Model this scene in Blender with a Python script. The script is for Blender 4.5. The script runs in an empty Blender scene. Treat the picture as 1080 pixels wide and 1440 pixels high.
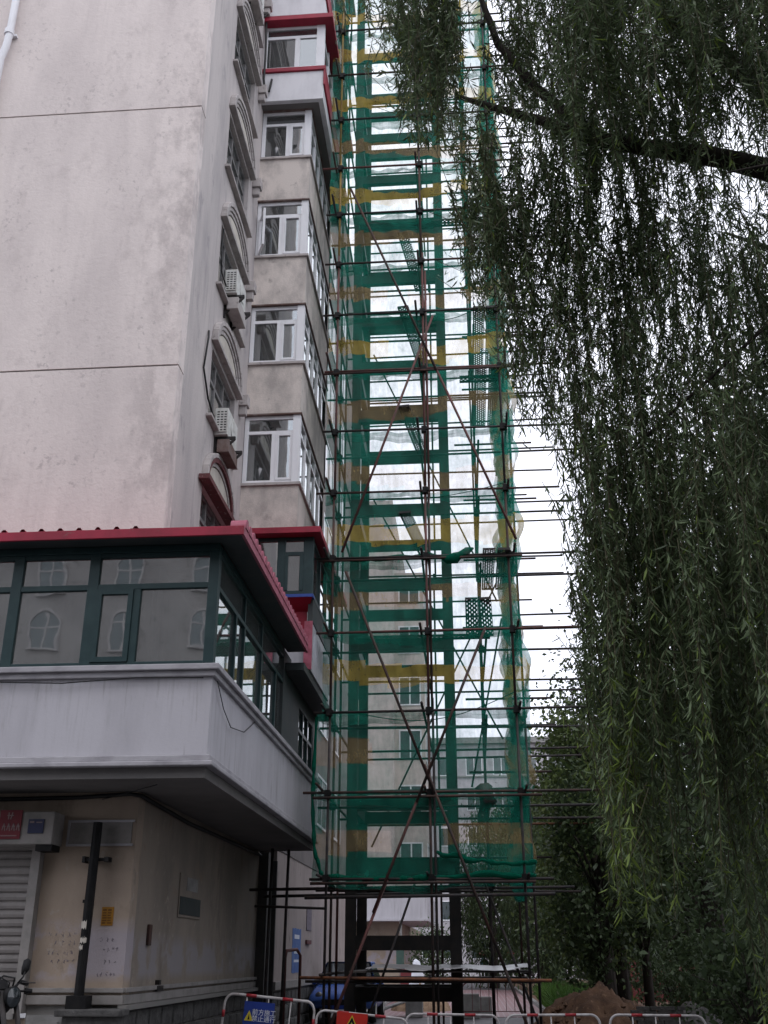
import bpy, math, random
import numpy as np
from mathutils import Vector, Matrix
random.seed(7); RNG = np.random.default_rng(7)
scene = bpy.context.scene
COL = scene.collection
R = math.radians

# ------------------------------------------------------------------ camera, sky, sun
cd = bpy.data.cameras.new('camera'); cam = bpy.data.objects.new('camera', cd); COL.objects.link(cam)
cam.location = (0, 0, 1.6); cam.rotation_euler = (R(90 + 23.17), 0, R(4.48))
cd.sensor_fit = 'VERTICAL'; cd.sensor_height = 36; cd.lens = 36.63; cd.clip_start = .1; cd.clip_end = 2000
scene.camera = cam
world = bpy.data.worlds.new("World"); scene.world = world; world.use_nodes = True
wn, wl = world.node_tree.nodes, world.node_tree.links
bg = wn['Background']; bg.inputs['Strength'].default_value = 0.12
sky = wn.new('ShaderNodeTexSky'); sky.sky_type = 'NISHITA'; sky.sun_disc = False
sky.sun_elevation = R(58); sky.sun_rotation = R(160)
wtc = wn.new('ShaderNodeTexCoord'); wno = wn.new('ShaderNodeTexNoise'); wno.inputs['Scale'].default_value = 2.2
wno.inputs['Detail'].default_value = 5
wl.new(wtc.outputs['Generated'], wno.inputs['Vector'])
wcl = wn.new('ShaderNodeMix'); wcl.data_type = 'RGBA'
wcl.inputs['A'].default_value = (8.6, 9.1, 11.2, 1); wcl.inputs['B'].default_value = (16.5, 16.6, 17.4, 1)
wl.new(wno.outputs['Fac'], wcl.inputs['Factor'])
wmx = wn.new('ShaderNodeMix'); wmx.data_type = 'RGBA'; wmx.inputs['Factor'].default_value = .9
wl.new(sky.outputs['Color'], wmx.inputs['A']); wl.new(wcl.outputs['Result'], wmx.inputs['B'])
wl.new(wmx.outputs['Result'], bg.inputs['Color'])
sd = bpy.data.lights.new('sun', 'SUN'); sd.energy = .6; sd.angle = R(25); sd.color = (1, .97, .94)
sun = bpy.data.objects.new('sun', sd); COL.objects.link(sun); sun.rotation_euler = (R(32), 0, R(20))
scene.view_settings.view_transform = 'Standard'; scene.view_settings.look = 'None'
scene.view_settings.gamma = 1; scene.view_settings.use_curve_mapping = False
scene.view_settings.exposure = .17

# ------------------------------------------------------------------ materials
def rgb(c): return (c[0], c[1], c[2], 1)
def mat(name, c1, c2=None, rough=.8, scale=2., stretch=(1, 1, 1), ramp=(.42, .66), c3=None, s3=9., st3=(1, 1, 1), r3=(.58, .7),
        bump=0., bs=60., metal=0., spec=.4, detail=7.):
    m = bpy.data.materials.new(name); m.use_nodes = True
    n, l = m.node_tree.nodes, m.node_tree.links; p = n['Principled BSDF']
    p.inputs['Roughness'].default_value = rough; p.inputs['Metallic'].default_value = metal
    p.inputs['Specular IOR Level'].default_value = spec; p.inputs['Base Color'].default_value = rgb(c1)
    geo = n.new('ShaderNodeNewGeometry')
    def noise(sc, st, det):
        mp = n.new('ShaderNodeMapping'); mp.inputs['Scale'].default_value = st; l.new(geo.outputs['Position'], mp.inputs['Vector'])
        t = n.new('ShaderNodeTexNoise'); t.inputs['Scale'].default_value = sc; t.inputs['Detail'].default_value = det
        t.inputs['Roughness'].default_value = .62; l.new(mp.outputs['Vector'], t.inputs['Vector']); return t.outputs['Fac']
    def rampf(f, a, b):
        r = n.new('ShaderNodeMapRange'); r.inputs['From Min'].default_value = a; r.inputs['From Max'].default_value = b
        l.new(f, r.inputs['Value']); return r.outputs['Result']
    def mix(fac, A, B):
        x = n.new('ShaderNodeMix'); x.data_type = 'RGBA'; l.new(fac, x.inputs['Factor'])
        for s, v in (('A', A), ('B', B)):
            if isinstance(v, tuple): x.inputs[s].default_value = rgb(v)
            else: l.new(v, x.inputs[s])
        return x.outputs['Result']
    col = None
    if c2: col = mix(rampf(noise(scale, stretch, detail), *ramp), c1, c2)
    if c3: col = mix(rampf(noise(s3, st3, 8), *r3), col or c1, c3)
    if col is not None: l.new(col, p.inputs['Base Color'])
    if bump:
        b = n.new('ShaderNodeBump'); b.inputs['Strength'].default_value = bump; b.inputs['Distance'].default_value = .02
        l.new(noise(bs, (1, 1, 1), 6), b.inputs['Height']); l.new(b.outputs['Normal'], p.inputs['Normal'])
    return m
def glass(name, tint=(.35, .4, .4), refl=.12, dirt=0.):
    m = bpy.data.materials.new(name); m.use_nodes = True
    n, l = m.node_tree.nodes, m.node_tree.links; out = n['Material Output']; n.remove(n['Principled BSDF'])
    t = n.new('ShaderNodeBsdfTransparent'); t.inputs[0].default_value = rgb(tint)
    g = n.new('ShaderNodeBsdfGlossy'); g.inputs['Roughness'].default_value = .02; g.inputs[0].default_value = (.9, .93, .93, 1)
    lw = n.new('ShaderNodeFresnel'); lw.inputs[0].default_value = 1.55
    a = n.new('ShaderNodeMath'); a.operation = 'ADD'; a.use_clamp = True; a.inputs[1].default_value = refl; l.new(lw.outputs[0], a.inputs[0])
    x = n.new('ShaderNodeMixShader'); l.new(a.outputs[0], x.inputs[0]); l.new(t.outputs[0], x.inputs[1]); l.new(g.outputs[0], x.inputs[2])
    geo = n.new('ShaderNodeNewGeometry'); no = n.new('ShaderNodeTexNoise'); no.inputs['Scale'].default_value = 1.3; l.new(geo.outputs['Position'], no.inputs['Vector'])
    b = n.new('ShaderNodeBump'); b.inputs['Strength'].default_value = .035; b.inputs['Distance'].default_value = .05; l.new(no.outputs['Fac'], b.inputs['Height'])
    l.new(b.outputs['Normal'], g.inputs['Normal'])
    if dirt:
        d = n.new('ShaderNodeBsdfDiffuse'); d.inputs[0].default_value = (.40, .41, .41, 1); mp = n.new('ShaderNodeMapping'); mp.inputs['Scale'].default_value = (1, 1, .4); l.new(geo.outputs['Position'], mp.inputs['Vector'])
        n2 = n.new('ShaderNodeTexNoise'); n2.inputs['Scale'].default_value = 2.6; n2.inputs['Detail'].default_value = 8; n2.inputs['Roughness'].default_value = .65; l.new(mp.outputs[0], n2.inputs['Vector'])
        r = n.new('ShaderNodeMapRange'); r.inputs['From Min'].default_value = .3; r.inputs['From Max'].default_value = .72; r.inputs['To Min'].default_value = dirt * .35; r.inputs['To Max'].default_value = dirt * 1.6; l.new(n2.outputs['Fac'], r.inputs['Value'])
        y = n.new('ShaderNodeMixShader'); l.new(r.outputs[0], y.inputs[0]); l.new(x.outputs[0], y.inputs[1]); l.new(d.outputs[0], y.inputs[2]); x = y
    l.new(x.outputs[0], out.inputs[0]); return m
def leafmat(name, c, c2, tr=.3, rough=.5):
    m = bpy.data.materials.new(name); m.use_nodes = True
    n, l = m.node_tree.nodes, m.node_tree.links; out = n['Material Output']; p = n['Principled BSDF']
    geo = n.new('ShaderNodeNewGeometry'); mx = n.new('ShaderNodeMix'); mx.data_type = 'RGBA'
    mx.inputs['A'].default_value = rgb(c); mx.inputs['B'].default_value = rgb(c2); l.new(geo.outputs['Random Per Island'], mx.inputs['Factor'])
    l.new(mx.outputs['Result'], p.inputs['Base Color']); p.inputs['Roughness'].default_value = rough; p.inputs['Specular IOR Level'].default_value = .35
    t = n.new('ShaderNodeBsdfTranslucent'); l.new(mx.outputs['Result'], t.inputs[0])
    x = n.new('ShaderNodeMixShader'); x.inputs[0].default_value = tr; l.new(p.outputs[0], x.inputs[1]); l.new(t.outputs[0], x.inputs[2])
    l.new(x.outputs[0], out.inputs[0]); return m
def netmat(name, c, alpha):
    m = bpy.data.materials.new(name); m.use_nodes = True
    n, l = m.node_tree.nodes, m.node_tree.links; out = n['Material Output']; n.remove(n['Principled BSDF'])
    d = n.new('ShaderNodeBsdfDiffuse'); d.inputs[0].default_value = rgb(c); t = n.new('ShaderNodeBsdfTranslucent'); t.inputs[0].default_value = rgb(c)
    dm = n.new('ShaderNodeMixShader'); dm.inputs[0].default_value = .5; l.new(d.outputs[0], dm.inputs[1]); l.new(t.outputs[0], dm.inputs[2])
    geo = n.new('ShaderNodeNewGeometry'); mp = n.new('ShaderNodeMapping'); mp.inputs['Scale'].default_value = (22, 22, 5); l.new(geo.outputs['Position'], mp.inputs['Vector'])
    no = n.new('ShaderNodeTexNoise'); no.inputs['Scale'].default_value = .6; no.inputs['Detail'].default_value = 6; l.new(mp.outputs[0], no.inputs['Vector'])
    r = n.new('ShaderNodeMapRange'); r.inputs['From Min'].default_value = .3; r.inputs['From Max'].default_value = .7
    r.inputs['To Min'].default_value = alpha - .07; r.inputs['To Max'].default_value = alpha + .07; l.new(no.outputs['Fac'], r.inputs['Value'])
    n2 = n.new('ShaderNodeTexNoise'); n2.inputs['Scale'].default_value = 1.4; n2.inputs['Detail'].default_value = 8; n2.inputs['Roughness'].default_value = .7; l.new(geo.outputs['Position'], n2.inputs['Vector'])
    r2 = n.new('ShaderNodeMapRange'); r2.inputs['From Min'].default_value = .38; r2.inputs['From Max'].default_value = .66; r2.inputs['To Min'].default_value = -.10; r2.inputs['To Max'].default_value = .15; l.new(n2.outputs['Fac'], r2.inputs['Value'])
    ad = n.new('ShaderNodeMath'); ad.operation = 'ADD'; ad.use_clamp = True; l.new(r.outputs[0], ad.inputs[0]); l.new(r2.outputs[0], ad.inputs[1]); r = ad
    tr = n.new('ShaderNodeBsdfTransparent'); x = n.new('ShaderNodeMixShader'); l.new(r.outputs[0], x.inputs[0]); l.new(tr.outputs[0], x.inputs[1]); l.new(dm.outputs[0], x.inputs[2])
    l.new(x.outputs[0], out.inputs[0]); return m
M = {}
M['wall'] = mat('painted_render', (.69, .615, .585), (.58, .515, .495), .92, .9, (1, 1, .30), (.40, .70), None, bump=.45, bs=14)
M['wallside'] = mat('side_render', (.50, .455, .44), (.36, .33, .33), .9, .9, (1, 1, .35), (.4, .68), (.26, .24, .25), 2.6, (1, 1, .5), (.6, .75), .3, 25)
M['bayrender'] = mat('bay_render', (.60, .54, .50), (.38, .345, .325), .92, 1.7, (1, 1, .55), (.42, .62), (.22, .20, .19), 3.5, (1, 1, .8), (.6, .76), .35, 30)
M['parapet'] = mat('white_paint', (.49, .475, .51), (.40, .385, .415), .75, 1.3, (1, 1, .3), (.42, .72), (.31, .29, .30), 5, (2.5, 2.5, .22), (.6, .74), .12, 20)
M['mould'] = mat('moulding_paint', (.40, .385, .41), (.25, .24, .26), .8, 2.5, (1, 1, 2), (.45, .75), None, bump=.1)
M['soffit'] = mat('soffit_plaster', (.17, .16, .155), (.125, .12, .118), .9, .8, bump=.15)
M['shop'] = mat('cream_render', (.36, .285, .225), (.27, .215, .175), .9, 1.2, (1, 1, .5), (.4, .7), (.20, .165, .14), 5, (1, 1, .7), (.62, .76), .2, 40)
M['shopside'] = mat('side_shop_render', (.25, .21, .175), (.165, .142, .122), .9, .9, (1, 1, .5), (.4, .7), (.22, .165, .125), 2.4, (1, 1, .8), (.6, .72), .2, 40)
M['white_wash'] = mat('whitewash_patch', (.29, .26, .30), (.25, .215, .20), .9, 4, c3=(.17, .15, .17), s3=14, r3=(.6, .72))
M['wash_side'] = mat('whitewash_side', (.215, .195, .20), (.175, .155, .145), .9, 3)
M['ink'] = mat('faded_ink', (.13, .11, .14), (.22, .19, .22), .9, 12)
M['groove'] = mat('groove_dark', (.10, .09, .09), rough=.95)
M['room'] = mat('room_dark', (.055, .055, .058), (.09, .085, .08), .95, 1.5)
M['upvc'] = mat('white_upvc', (.74, .74, .77), (.62, .62, .64), .45, 4, (1, 1, .4), (.5, .8))
M['greenframe'] = mat('green_frame', (.010, .032, .035), (.018, .044, .046), .45, 5)
M['darkpanel'] = mat('dark_panel', (.030, .040, .042), (.045, .05, .05), .6, 3)
M['glass'] = glass('window_glass', (.5, .55, .57), .26, .08)
M['glassd'] = glass('sunroom_glass', (.42, .5, .5), .34, .08)
M['curtain'] = mat('curtain_cloth', (.33, .33, .34), (.16, .16, .17), .95, 3, (6, 6, .6), (.35, .65))
M['curtain_p'] = mat('curtain_pink', (.62, .46, .44), (.32, .28, .33), .95, 4, (5, 5, 1), (.35, .65))
M['red'] = mat('red_sheet', (.34, .016, .045), (.22, .012, .03), .55, 2.2, (1, 1, .5), (.38, .66), (.20, .07, .07), 12, (1, 1, 1), (.62, .74))
M['redpale'] = mat('faded_red_tile', (.38, .10, .15), (.26, .06, .09), .6, 6)
M['white'] = mat('white_panel', (.66, .65, .68), (.55, .54, .57), .5, 3, (1, 1, .4))
M['signface'] = mat('sign_plastic', (.46, .46, .5), (.36, .36, .4), .4, 3, (3, 3, .3))
M['blue'] = mat('blue_strip', (.03, .07, .30), rough=.5)
M['hood'] = mat('hood_stone', (.43, .395, .385), (.31, .285, .28), .9, 3, c3=(.2, .18, .175), s3=8)
M['tymp'] = mat('tympanum_paint', (.55, .51, .45), (.42, .38, .34), .9, 3)
M['brownedge'] = mat('brown_edge', (.12, .075, .065), (.2, .16, .15), .9, 4)
M['rearwall'] = mat('rear_shaded_render', (.17, .15, .145), (.11, .1, .098), .9, .8)  # shade on the unlit rear wall is put into this darker colour
M['rearshop'] = mat('rear_pale_render', (.33, .28, .265), (.25, .21, .20), .9, .9, (1, 1, .5), (.4, .7), (.19, .16, .15), 3, (1, 1, .7), (.58, .7))
M['oldframe'] = mat('weathered_frame', (.20, .19, .19), (.12, .115, .115), .7, 5)
M['redwood'] = mat('dark_red_paint', (.13, .038, .042), (.09, .04, .04), .8, 5, c3=(.3, .24, .22), s3=12, r3=(.6, .7))
M['acwhite'] = mat('ac_plastic', (.60, .60, .58), (.46, .45, .42), .55, 6)
M['black'] = mat('black_metal', (.009, .009, .010), (.016, .015, .015), .6, 8, spec=.15)
M['steel'] = mat('dark_steel', (.014, .013, .014), (.03, .022, .02), .6, 4, bump=.05)
M['rust'] = mat('rusty_tube', (.035, .026, .024), (.075, .034, .026), .75, 5, (1, 1, .5), (.42, .62), (.025, .024, .026), 7)
M['redtube'] = mat('red_brown_tube', (.13, .045, .042), (.075, .045, .04), .7, 6, (1, 1, .4), (.42, .62))
M['orangetube'] = mat('orange_rust_tube', (.20, .075, .035), (.10, .05, .035), .75, 6, (1, 1, 1), (.42, .62))
M['yellowtube'] = mat('ochre_tube', (.26, .17, .045), (.16, .10, .04), .7, 5)
M['darktube'] = mat('dark_tube', (.022, .020, .022), (.05, .035, .032), .65, 6)
M['net'] = netmat('green_net', (.038, .31, .225), .44)
M['netd'] = netmat('green_net_dense', (.022, .24, .17), .58)
M['neth'] = netmat('green_net_fold', (.008, .15, .095), .88)
M['ynet'] = netmat('yellow_net', (.56, .44, .11), .52)
M['bnet'] = netmat('brown_net', (.42, .33, .17), .46)
M['bark'] = mat('bark', (.045, .036, .03), (.022, .018, .016), .95, 6, (3, 3, .5), bump=.6, bs=18)
M['twig'] = mat('twig', (.07, .065, .03), (.05, .04, .025), .8, 8)
M['lf_dark'] = leafmat('willow_leaf_dark', (.050, .072, .036), (.082, .112, .052), .28)
M['lf_mid'] = leafmat('willow_leaf_mid', (.095, .135, .066), (.14, .19, .088), .32)
M['lf_young'] = leafmat('willow_leaf_young', (.13, .19, .04), (.19, .26, .05), .38)
M['lf_bg'] = leafmat('tree_leaf', (.038, .060, .028), (.070, .105, .042), .28)
M['lf_bg2'] = leafmat('tree_leaf_light', (.08, .125, .04), (.13, .18, .06), .35)
M['lf_bg3'] = leafmat('tree_leaf_pale', (.12, .17, .06), (.18, .23, .08), .4)
M['grass'] = leafmat('grass_blade', (.05, .12, .02), (.09, .18, .03), .3)
M['asphalt'] = mat('wet_asphalt', (.075, .07, .075), (.045, .042, .045), .55, .7, c3=(.12, .11, .12), s3=3, bump=.2)
M['soil'] = mat('brown_soil', (.12, .066, .04), (.06, .034, .023), .95, 3, c3=(.20, .125, .08), s3=9, bump=.9, bs=14)
M['sand'] = mat('sand', (.30, .21, .14), (.22, .15, .10), .95, 5, bump=.6, bs=30)
M['stone'] = mat('plinth_stone', (.085, .082, .08), (.045, .043, .043), .9, 9, c3=(.15, .145, .14), s3=22, r3=(.6, .72), bump=.9, bs=22)
M['mortar'] = mat('pale_mortar', (.20, .19, .18), rough=.95, bump=.3)
M['sill'] = mat('sill_paint', (.27, .25, .24), (.20, .19, .18), .85, 4)
M['shutter'] = mat('shutter_slat', (.24, .22, .21), (.17, .155, .15), .5, 2.5, (1, 1, .4))
M['postw'] = mat('barrier_white', (.46, .44, .44), (.30, .27, .27), .5, 9, c3=(.22, .12, .09), s3=18, r3=(.66, .72))
M['postr'] = mat('barrier_red', (.32, .016, .024), (.2, .016, .02), .4, 8)
M['signred'] = mat('sign_red', (.45, .02, .012), (.38, .018, .012), .5, 4)
M['signred2'] = mat('old_red_film', (.16, .008, .018), (.12, .006, .014), .5, 6)
M['signyel'] = mat('sign_yellow', (.50, .40, .03), rough=.5)
M['signgreen'] = mat('sign_yellow_green', (.30, .36, .06), rough=.5)
M['signblue'] = mat('sign_blue', (.012, .035, .22), (.012, .03, .17), .5, 4)
M['blueold'] = mat('old_blue_film', (.02, .025, .075), rough=.5)
M['ltdim'] = mat('dull_letters', (.26, .2, .2), rough=.8)
M['ltwhite'] = mat('letter_white', (.60, .62, .68), rough=.6)
M['ltgold'] = mat('letter_ochre', (.42, .28, .06), rough=.6)
M['notice'] = mat('orange_paper', (.30, .14, .015), (.25, .115, .014), .8, 8)
M['noticed'] = mat('notice_print', (.13, .055, .01), rough=.8)
M['bpaper'] = mat('blue_poster', (.05, .11, .32), (.10, .17, .36), .7, 4)
M['grey'] = mat('grey_concrete', (.24, .235, .23), (.17, .165, .16), .9, 4, bump=.3)
M['timber'] = mat('timber', (.22, .15, .10), (.13, .085, .06), .85, 4, (1, 6, 6))
M['plastic'] = mat('pale_plastic_sheet', (.40, .40, .42), (.28, .28, .29), .35, 3)
M['ply'] = mat('wet_plywood', (.10, .09, .085), (.05, .045, .045), .6, 3)
M['farwall'] = mat('far_render', (.50, .43, .40), (.42, .365, .345), .9, .25, (1, 1, .5), (.4, .7), (.36, .31, .30), 1.2, (1, 1, .6), (.6, .75))
M['facing'] = mat('grey_brown_render', (.29, .265, .255), (.22, .2, .195), .9, .3, c3=(.1, .09, .09), s3=1.5)
M['farwall2'] = mat('far_grey_render', (.42, .40, .42), (.35, .33, .35), .9, .2)
M['farglass'] = mat('far_window_glass', (.05, .065, .07), (.09, .105, .11), .12, .8, spec=.8)
M['carblue'] = mat('car_blue', (.05, .11, .36), (.045, .10, .33), .25, 3, spec=.6)
M['carwhite'] = mat('car_white', (.60, .61, .64), (.55, .56, .59), .25, 3, spec=.6)
M['carglass'] = mat('car_glass', (.02, .025, .03), rough=.05, spec=.8)
M['rubber'] = mat('rubber', (.015, .015, .015), rough=.85)
M['lamp'] = mat('lamp_lens', (.06, .06, .065), rough=.1, spec=.8)
M['umb'] = mat('umbrella_red', (.42, .015, .05), (.5, .03, .08), .6, 3)
M['skin'] = mat('skin', (.42, .26, .19), rough=.6)
M['cloth1'] = mat('clothes_blue', (.05, .16, .24), (.03, .1, .17), .9, 6)
M['cloth2'] = mat('clothes_grey', (.16, .17, .24), (.1, .1, .15), .9, 6)
M['trous'] = mat('trousers_dark', (.02, .02, .026), rough=.9)
M['hair'] = mat('hair_dark', (.012, .01, .01), rough=.6)
M['boxgreen'] = mat('meter_box', (.05, .10, .085), (.07, .11, .09), .6, 6)
M['cable'] = mat('cable', (.012, .012, .013), rough=.6)
M['brickr'] = mat('red_hoarding', (.20, .035, .04), (.13, .03, .032), .7, 3)
# paving sheets
def weather(m, c, specs):
    # specs: (scale, stretch, ramp lo, hi, mask scale, mask lo, hi, x range or None, amount)
    n, l = m.node_tree.nodes, m.node_tree.links; p = n['Principled BSDF']; g = n.new('ShaderNodeNewGeometry'); sx = n.new('ShaderNodeSeparateXYZ'); l.new(g.outputs['Position'], sx.inputs[0])
    def no(sc, st, off):
        mp = n.new('ShaderNodeMapping'); mp.inputs['Scale'].default_value = st; mp.inputs['Location'].default_value = (off, off, off); l.new(g.outputs['Position'], mp.inputs['Vector'])
        t = n.new('ShaderNodeTexNoise'); t.inputs['Scale'].default_value = sc; t.inputs['Detail'].default_value = 9; t.inputs['Roughness'].default_value = .66; l.new(mp.outputs[0], t.inputs['Vector']); return t.outputs['Fac']
    def mr(v, a, b):
        r = n.new('ShaderNodeMapRange'); r.inputs['From Min'].default_value = a; r.inputs['From Max'].default_value = b; l.new(v, r.inputs['Value']); return r.outputs[0]
    def mul(a, b):
        q = n.new('ShaderNodeMath'); q.operation = 'MULTIPLY'; l.new(a, q.inputs[0])
        if isinstance(b, float): q.inputs[1].default_value = b
        else: l.new(b, q.inputs[1])
        return q.outputs[0]
    for k, (sc, st, lo, hi, ms, mlo, mhi, xr, am) in enumerate(specs):
        f = mul(mul(mr(no(sc, st, 3.1 * k), lo, hi), mr(no(ms, (1, 1, .6), 7.7 + k), mlo, mhi)), am)
        if xr: f = mul(f, mr(sx.outputs[xr[2]], xr[0], xr[1]))
        src = p.inputs['Base Color'].links[0].from_socket
        x = n.new('ShaderNodeMix'); x.data_type = 'RGBA'; l.new(f, x.inputs['Factor']); l.new(src, x.inputs['A']); x.inputs['B'].default_value = rgb(c[k]); l.new(x.outputs['Result'], p.inputs['Base Color'])
weather(M['wall'], [(.38, .325, .315), (.40, .35, .335), (.31, .27, .265), (.42, .37, .36)],
        [(3.2, (1, 1, .55), .50, .62, .35, .46, .62, None, .42), (2.2, (3, 3, .16), .52, .68, .5, .40, .62, None, .30), (2.6, (1, 1, .6), .46, .60, .6, .38, .55, (-5.7, -4.5, 'X'), .6), (11., (1, 1, .8), .56, .64, .8, .45, .6, None, .7)])
weather(M['parapet'], [(.24, .225, .23), (.30, .28, .29)], [(3.0, (4, 4, .18), .52, .68, .8, .42, .6, None, .6), (5., (1, 1, .7), .58, .68, .7, .48, .6, None, .6)])
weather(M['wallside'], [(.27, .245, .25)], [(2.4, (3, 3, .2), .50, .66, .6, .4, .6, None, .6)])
def wash(m, amount, c, zlo, zhi):
    # whitewash brushed over graffiti: a patchy band at hand height
    n, l = m.node_tree.nodes, m.node_tree.links; p = n['Principled BSDF']; src = p.inputs['Base Color'].links[0].from_socket
    g = n.new('ShaderNodeNewGeometry'); sx = n.new('ShaderNodeSeparateXYZ'); l.new(g.outputs['Position'], sx.inputs[0])
    no = n.new('ShaderNodeTexNoise'); no.inputs['Scale'].default_value = 1.7; no.inputs['Detail'].default_value = 9; no.inputs['Roughness'].default_value = .6; l.new(g.outputs['Position'], no.inputs['Vector'])
    def mr(src_, a, b):
        r = n.new('ShaderNodeMapRange'); r.inputs['From Min'].default_value = a; r.inputs['From Max'].default_value = b; l.new(src_, r.inputs['Value']); return r.outputs[0]
    def mul(a, b):
        q = n.new('ShaderNodeMath'); q.operation = 'MULTIPLY'; l.new(a, q.inputs[0])
        if isinstance(b, float): q.inputs[1].default_value = b
        else: l.new(b, q.inputs[1])
        return q.outputs[0]
    f = mul(mul(mul(mr(sx.outputs['Z'], zlo, zlo + .12), mr(sx.outputs['Z'], zhi, zhi - .22)), mr(no.outputs['Fac'], .43, .52)), amount)
    x = n.new('ShaderNodeMix'); x.data_type = 'RGBA'; l.new(f, x.inputs['Factor']); l.new(src, x.inputs['A']); x.inputs['B'].default_value = rgb(c); l.new(x.outputs['Result'], p.inputs['Base Color'])
weather(M['shop'], [(.15, .115, .09), (.40, .36, .32)], [(4., (1, 1, .5), .54, .66, .9, .42, .6, None, .6), (7., (1, 1, .8), .57, .63, 1.1, .45, .58, None, .7)])
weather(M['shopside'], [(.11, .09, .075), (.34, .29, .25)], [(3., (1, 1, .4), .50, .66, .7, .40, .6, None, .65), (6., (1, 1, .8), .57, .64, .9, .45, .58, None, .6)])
wash(M['shop'], .85, (.36, .325, .36), 1.3, 2.1); wash(M['shopside'], .8, (.27, .25, .265), 1.3, 1.95)
def paving():
    m = mat('red_paving', (.2, .1, .1), rough=.5); n, l = m.node_tree.nodes, m.node_tree.links
    b = n.new('ShaderNodeTexBrick'); g = n.new('ShaderNodeNewGeometry'); l.new(g.outputs['Position'], b.inputs['Vector'])
    b.inputs['Color1'].default_value = (.22, .085, .09, 1); b.inputs['Color2'].default_value = (.15, .065, .07, 1); b.inputs['Mortar'].default_value = (.33, .29, .30, 1)
    b.inputs['Scale'].default_value = 1.4; b.inputs['Mortar Size'].default_value = .03; l.new(b.outputs['Color'], n['Principled BSDF'].inputs['Base Color']); return m
M['paving'] = paving()

# ------------------------------------------------------------------ mesh helpers
class MB:
    def __init__(s): s.v = []; s.f = []; s.m = []
    def add(s, vs, fs, m=0):
        k = len(s.v); s.v += [tuple(v) for v in vs]; s.f += [tuple(i + k for i in f) for f in fs]; s.m += [m] * len(fs); return s
    def box(s, x0, x1, y0, y1, z0, z1, m=0):
        return s.add([(x0, y0, z0), (x1, y0, z0), (x1, y1, z0), (x0, y1, z0), (x0, y0, z1), (x1, y0, z1), (x1, y1, z1), (x0, y1, z1)],
                     [(0, 3, 2, 1), (4, 5, 6, 7), (0, 1, 5, 4), (1, 2, 6, 5), (2, 3, 7, 6), (3, 0, 4, 7)], m)
    def beam(s, p, q, w, h, m=0, up=(0, 0, 1)):
        p, q = Vector(p), Vector(q); d = (q - p).normalized(); a = d.cross(Vector(up))
        if a.length < 1e-4: a = d.cross(Vector((1, 0, 0)))
        a.normalize(); b = a.cross(d); a *= w / 2; b *= h / 2
        return s.add([p - a - b, p + a - b, p + a + b, p - a + b, q - a - b, q + a - b, q + a + b, q - a + b],
                     [(0, 1, 2, 3), (7, 6, 5, 4), (0, 4, 5, 1), (1, 5, 6, 2), (2, 6, 7, 3), (3, 7, 4, 0)], m)
    def path(s, pts, r, n=8, m=0, cap=True):
        pts = [Vector(p) for p in pts]; k = len(s.v); rs = r if isinstance(r, (list, tuple)) else [r] * len(pts)
        d0 = (pts[1] - pts[0]).normalized(); a = d0.cross(Vector((0, 0, 1)))
        if a.length < .05: a = d0.cross(Vector((1, 0, 0)))
        a.normalize()
        for i, p in enumerate(pts):
            d = (pts[min(i + 1, len(pts) - 1)] - pts[max(i - 1, 0)]).normalized(); a = (a - d * a.dot(d)).normalized(); b = d.cross(a)
            for j in range(n):
                t = 2 * math.pi * j / n; s.v.append(tuple(p + (a * math.cos(t) + b * math.sin(t)) * rs[i]))
        for i in range(len(pts) - 1):
            for j in range(n):
                s.f.append((k + i * n + j, k + i * n + (j + 1) % n, k + (i + 1) * n + (j + 1) % n, k + (i + 1) * n + j)); s.m.append(m)
        if cap:
            s.f.append(tuple(k + j for j in range(n))[::-1]); s.m.append(m)
            e = k + (len(pts) - 1) * n; s.f.append(tuple(e + j for j in range(n))); s.m.append(m)
        return s
    def tube(s, p, q, r, n=8, m=0): return s.path([p, q], r, n, m)
    def prism(s, poly, axis, a, b, m=0):
        n = len(poly)
        def P(u, w, t): return {'x': (t, u, w), 'y': (u, t, w), 'z': (u, w, t)}[axis]
        vs = [P(u, w, a) for u, w in poly] + [P(u, w, b) for u, w in poly]
        return s.add(vs, [tuple(range(n))[::-1], tuple(range(n, 2 * n))] + [(i, (i + 1) % n, n + (i + 1) % n, n + i) for i in range(n)], m)
    def lathe(s, prof, c, n=16, m=0, axis='z'):
        k = len(s.v)
        for r, h in prof:
            for j in range(n):
                t = 2 * math.pi * j / n; u, w = r * math.cos(t), r * math.sin(t)
                s.v.append({'z': (c[0] + u, c[1] + w, c[2] + h), 'y': (c[0] + u, c[1] + h, c[2] + w), 'x': (c[0] + h, c[1] + u, c[2] + w)}[axis])
        for i in range(len(prof) - 1):
            for j in range(n):
                s.f.append((k + i * n + j, k + i * n + (j + 1) % n, k + (i + 1) * n + (j + 1) % n, k + (i + 1) * n + j)); s.m.append(m)
        return s
    def build(s, name, mats, parent=None, smooth=False, local=False, bevel=0, kind=None):
        me = bpy.data.meshes.new(name); me.from_pydata(s.v, [], s.f)
        mats = mats if isinstance(mats, (list, tuple)) else [mats]
        for x in mats: me.materials.append(M[x] if isinstance(x, str) else x)
        if len(mats) > 1: me.polygons.foreach_set('material_index', s.m)
        if smooth: me.polygons.foreach_set('use_smooth', [True] * len(me.polygons))
        me.update()
        return link(name, me, parent, local, bevel, kind)
def link(name, me, parent=None, local=False, bevel=0, kind=None):
    o = bpy.data.objects.new(name, me); COL.objects.link(o)
    if parent:
        o.parent = parent
        if not local and parent.parent is None: o.location = -parent.location
    if bevel:
        b = o.modifiers.new('bevel', 'BEVEL'); b.width = bevel; b.segments = 2; b.limit_method = 'ANGLE'; b.angle_limit = R(40)
    if kind: o['kind'] = kind
    return o
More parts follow.
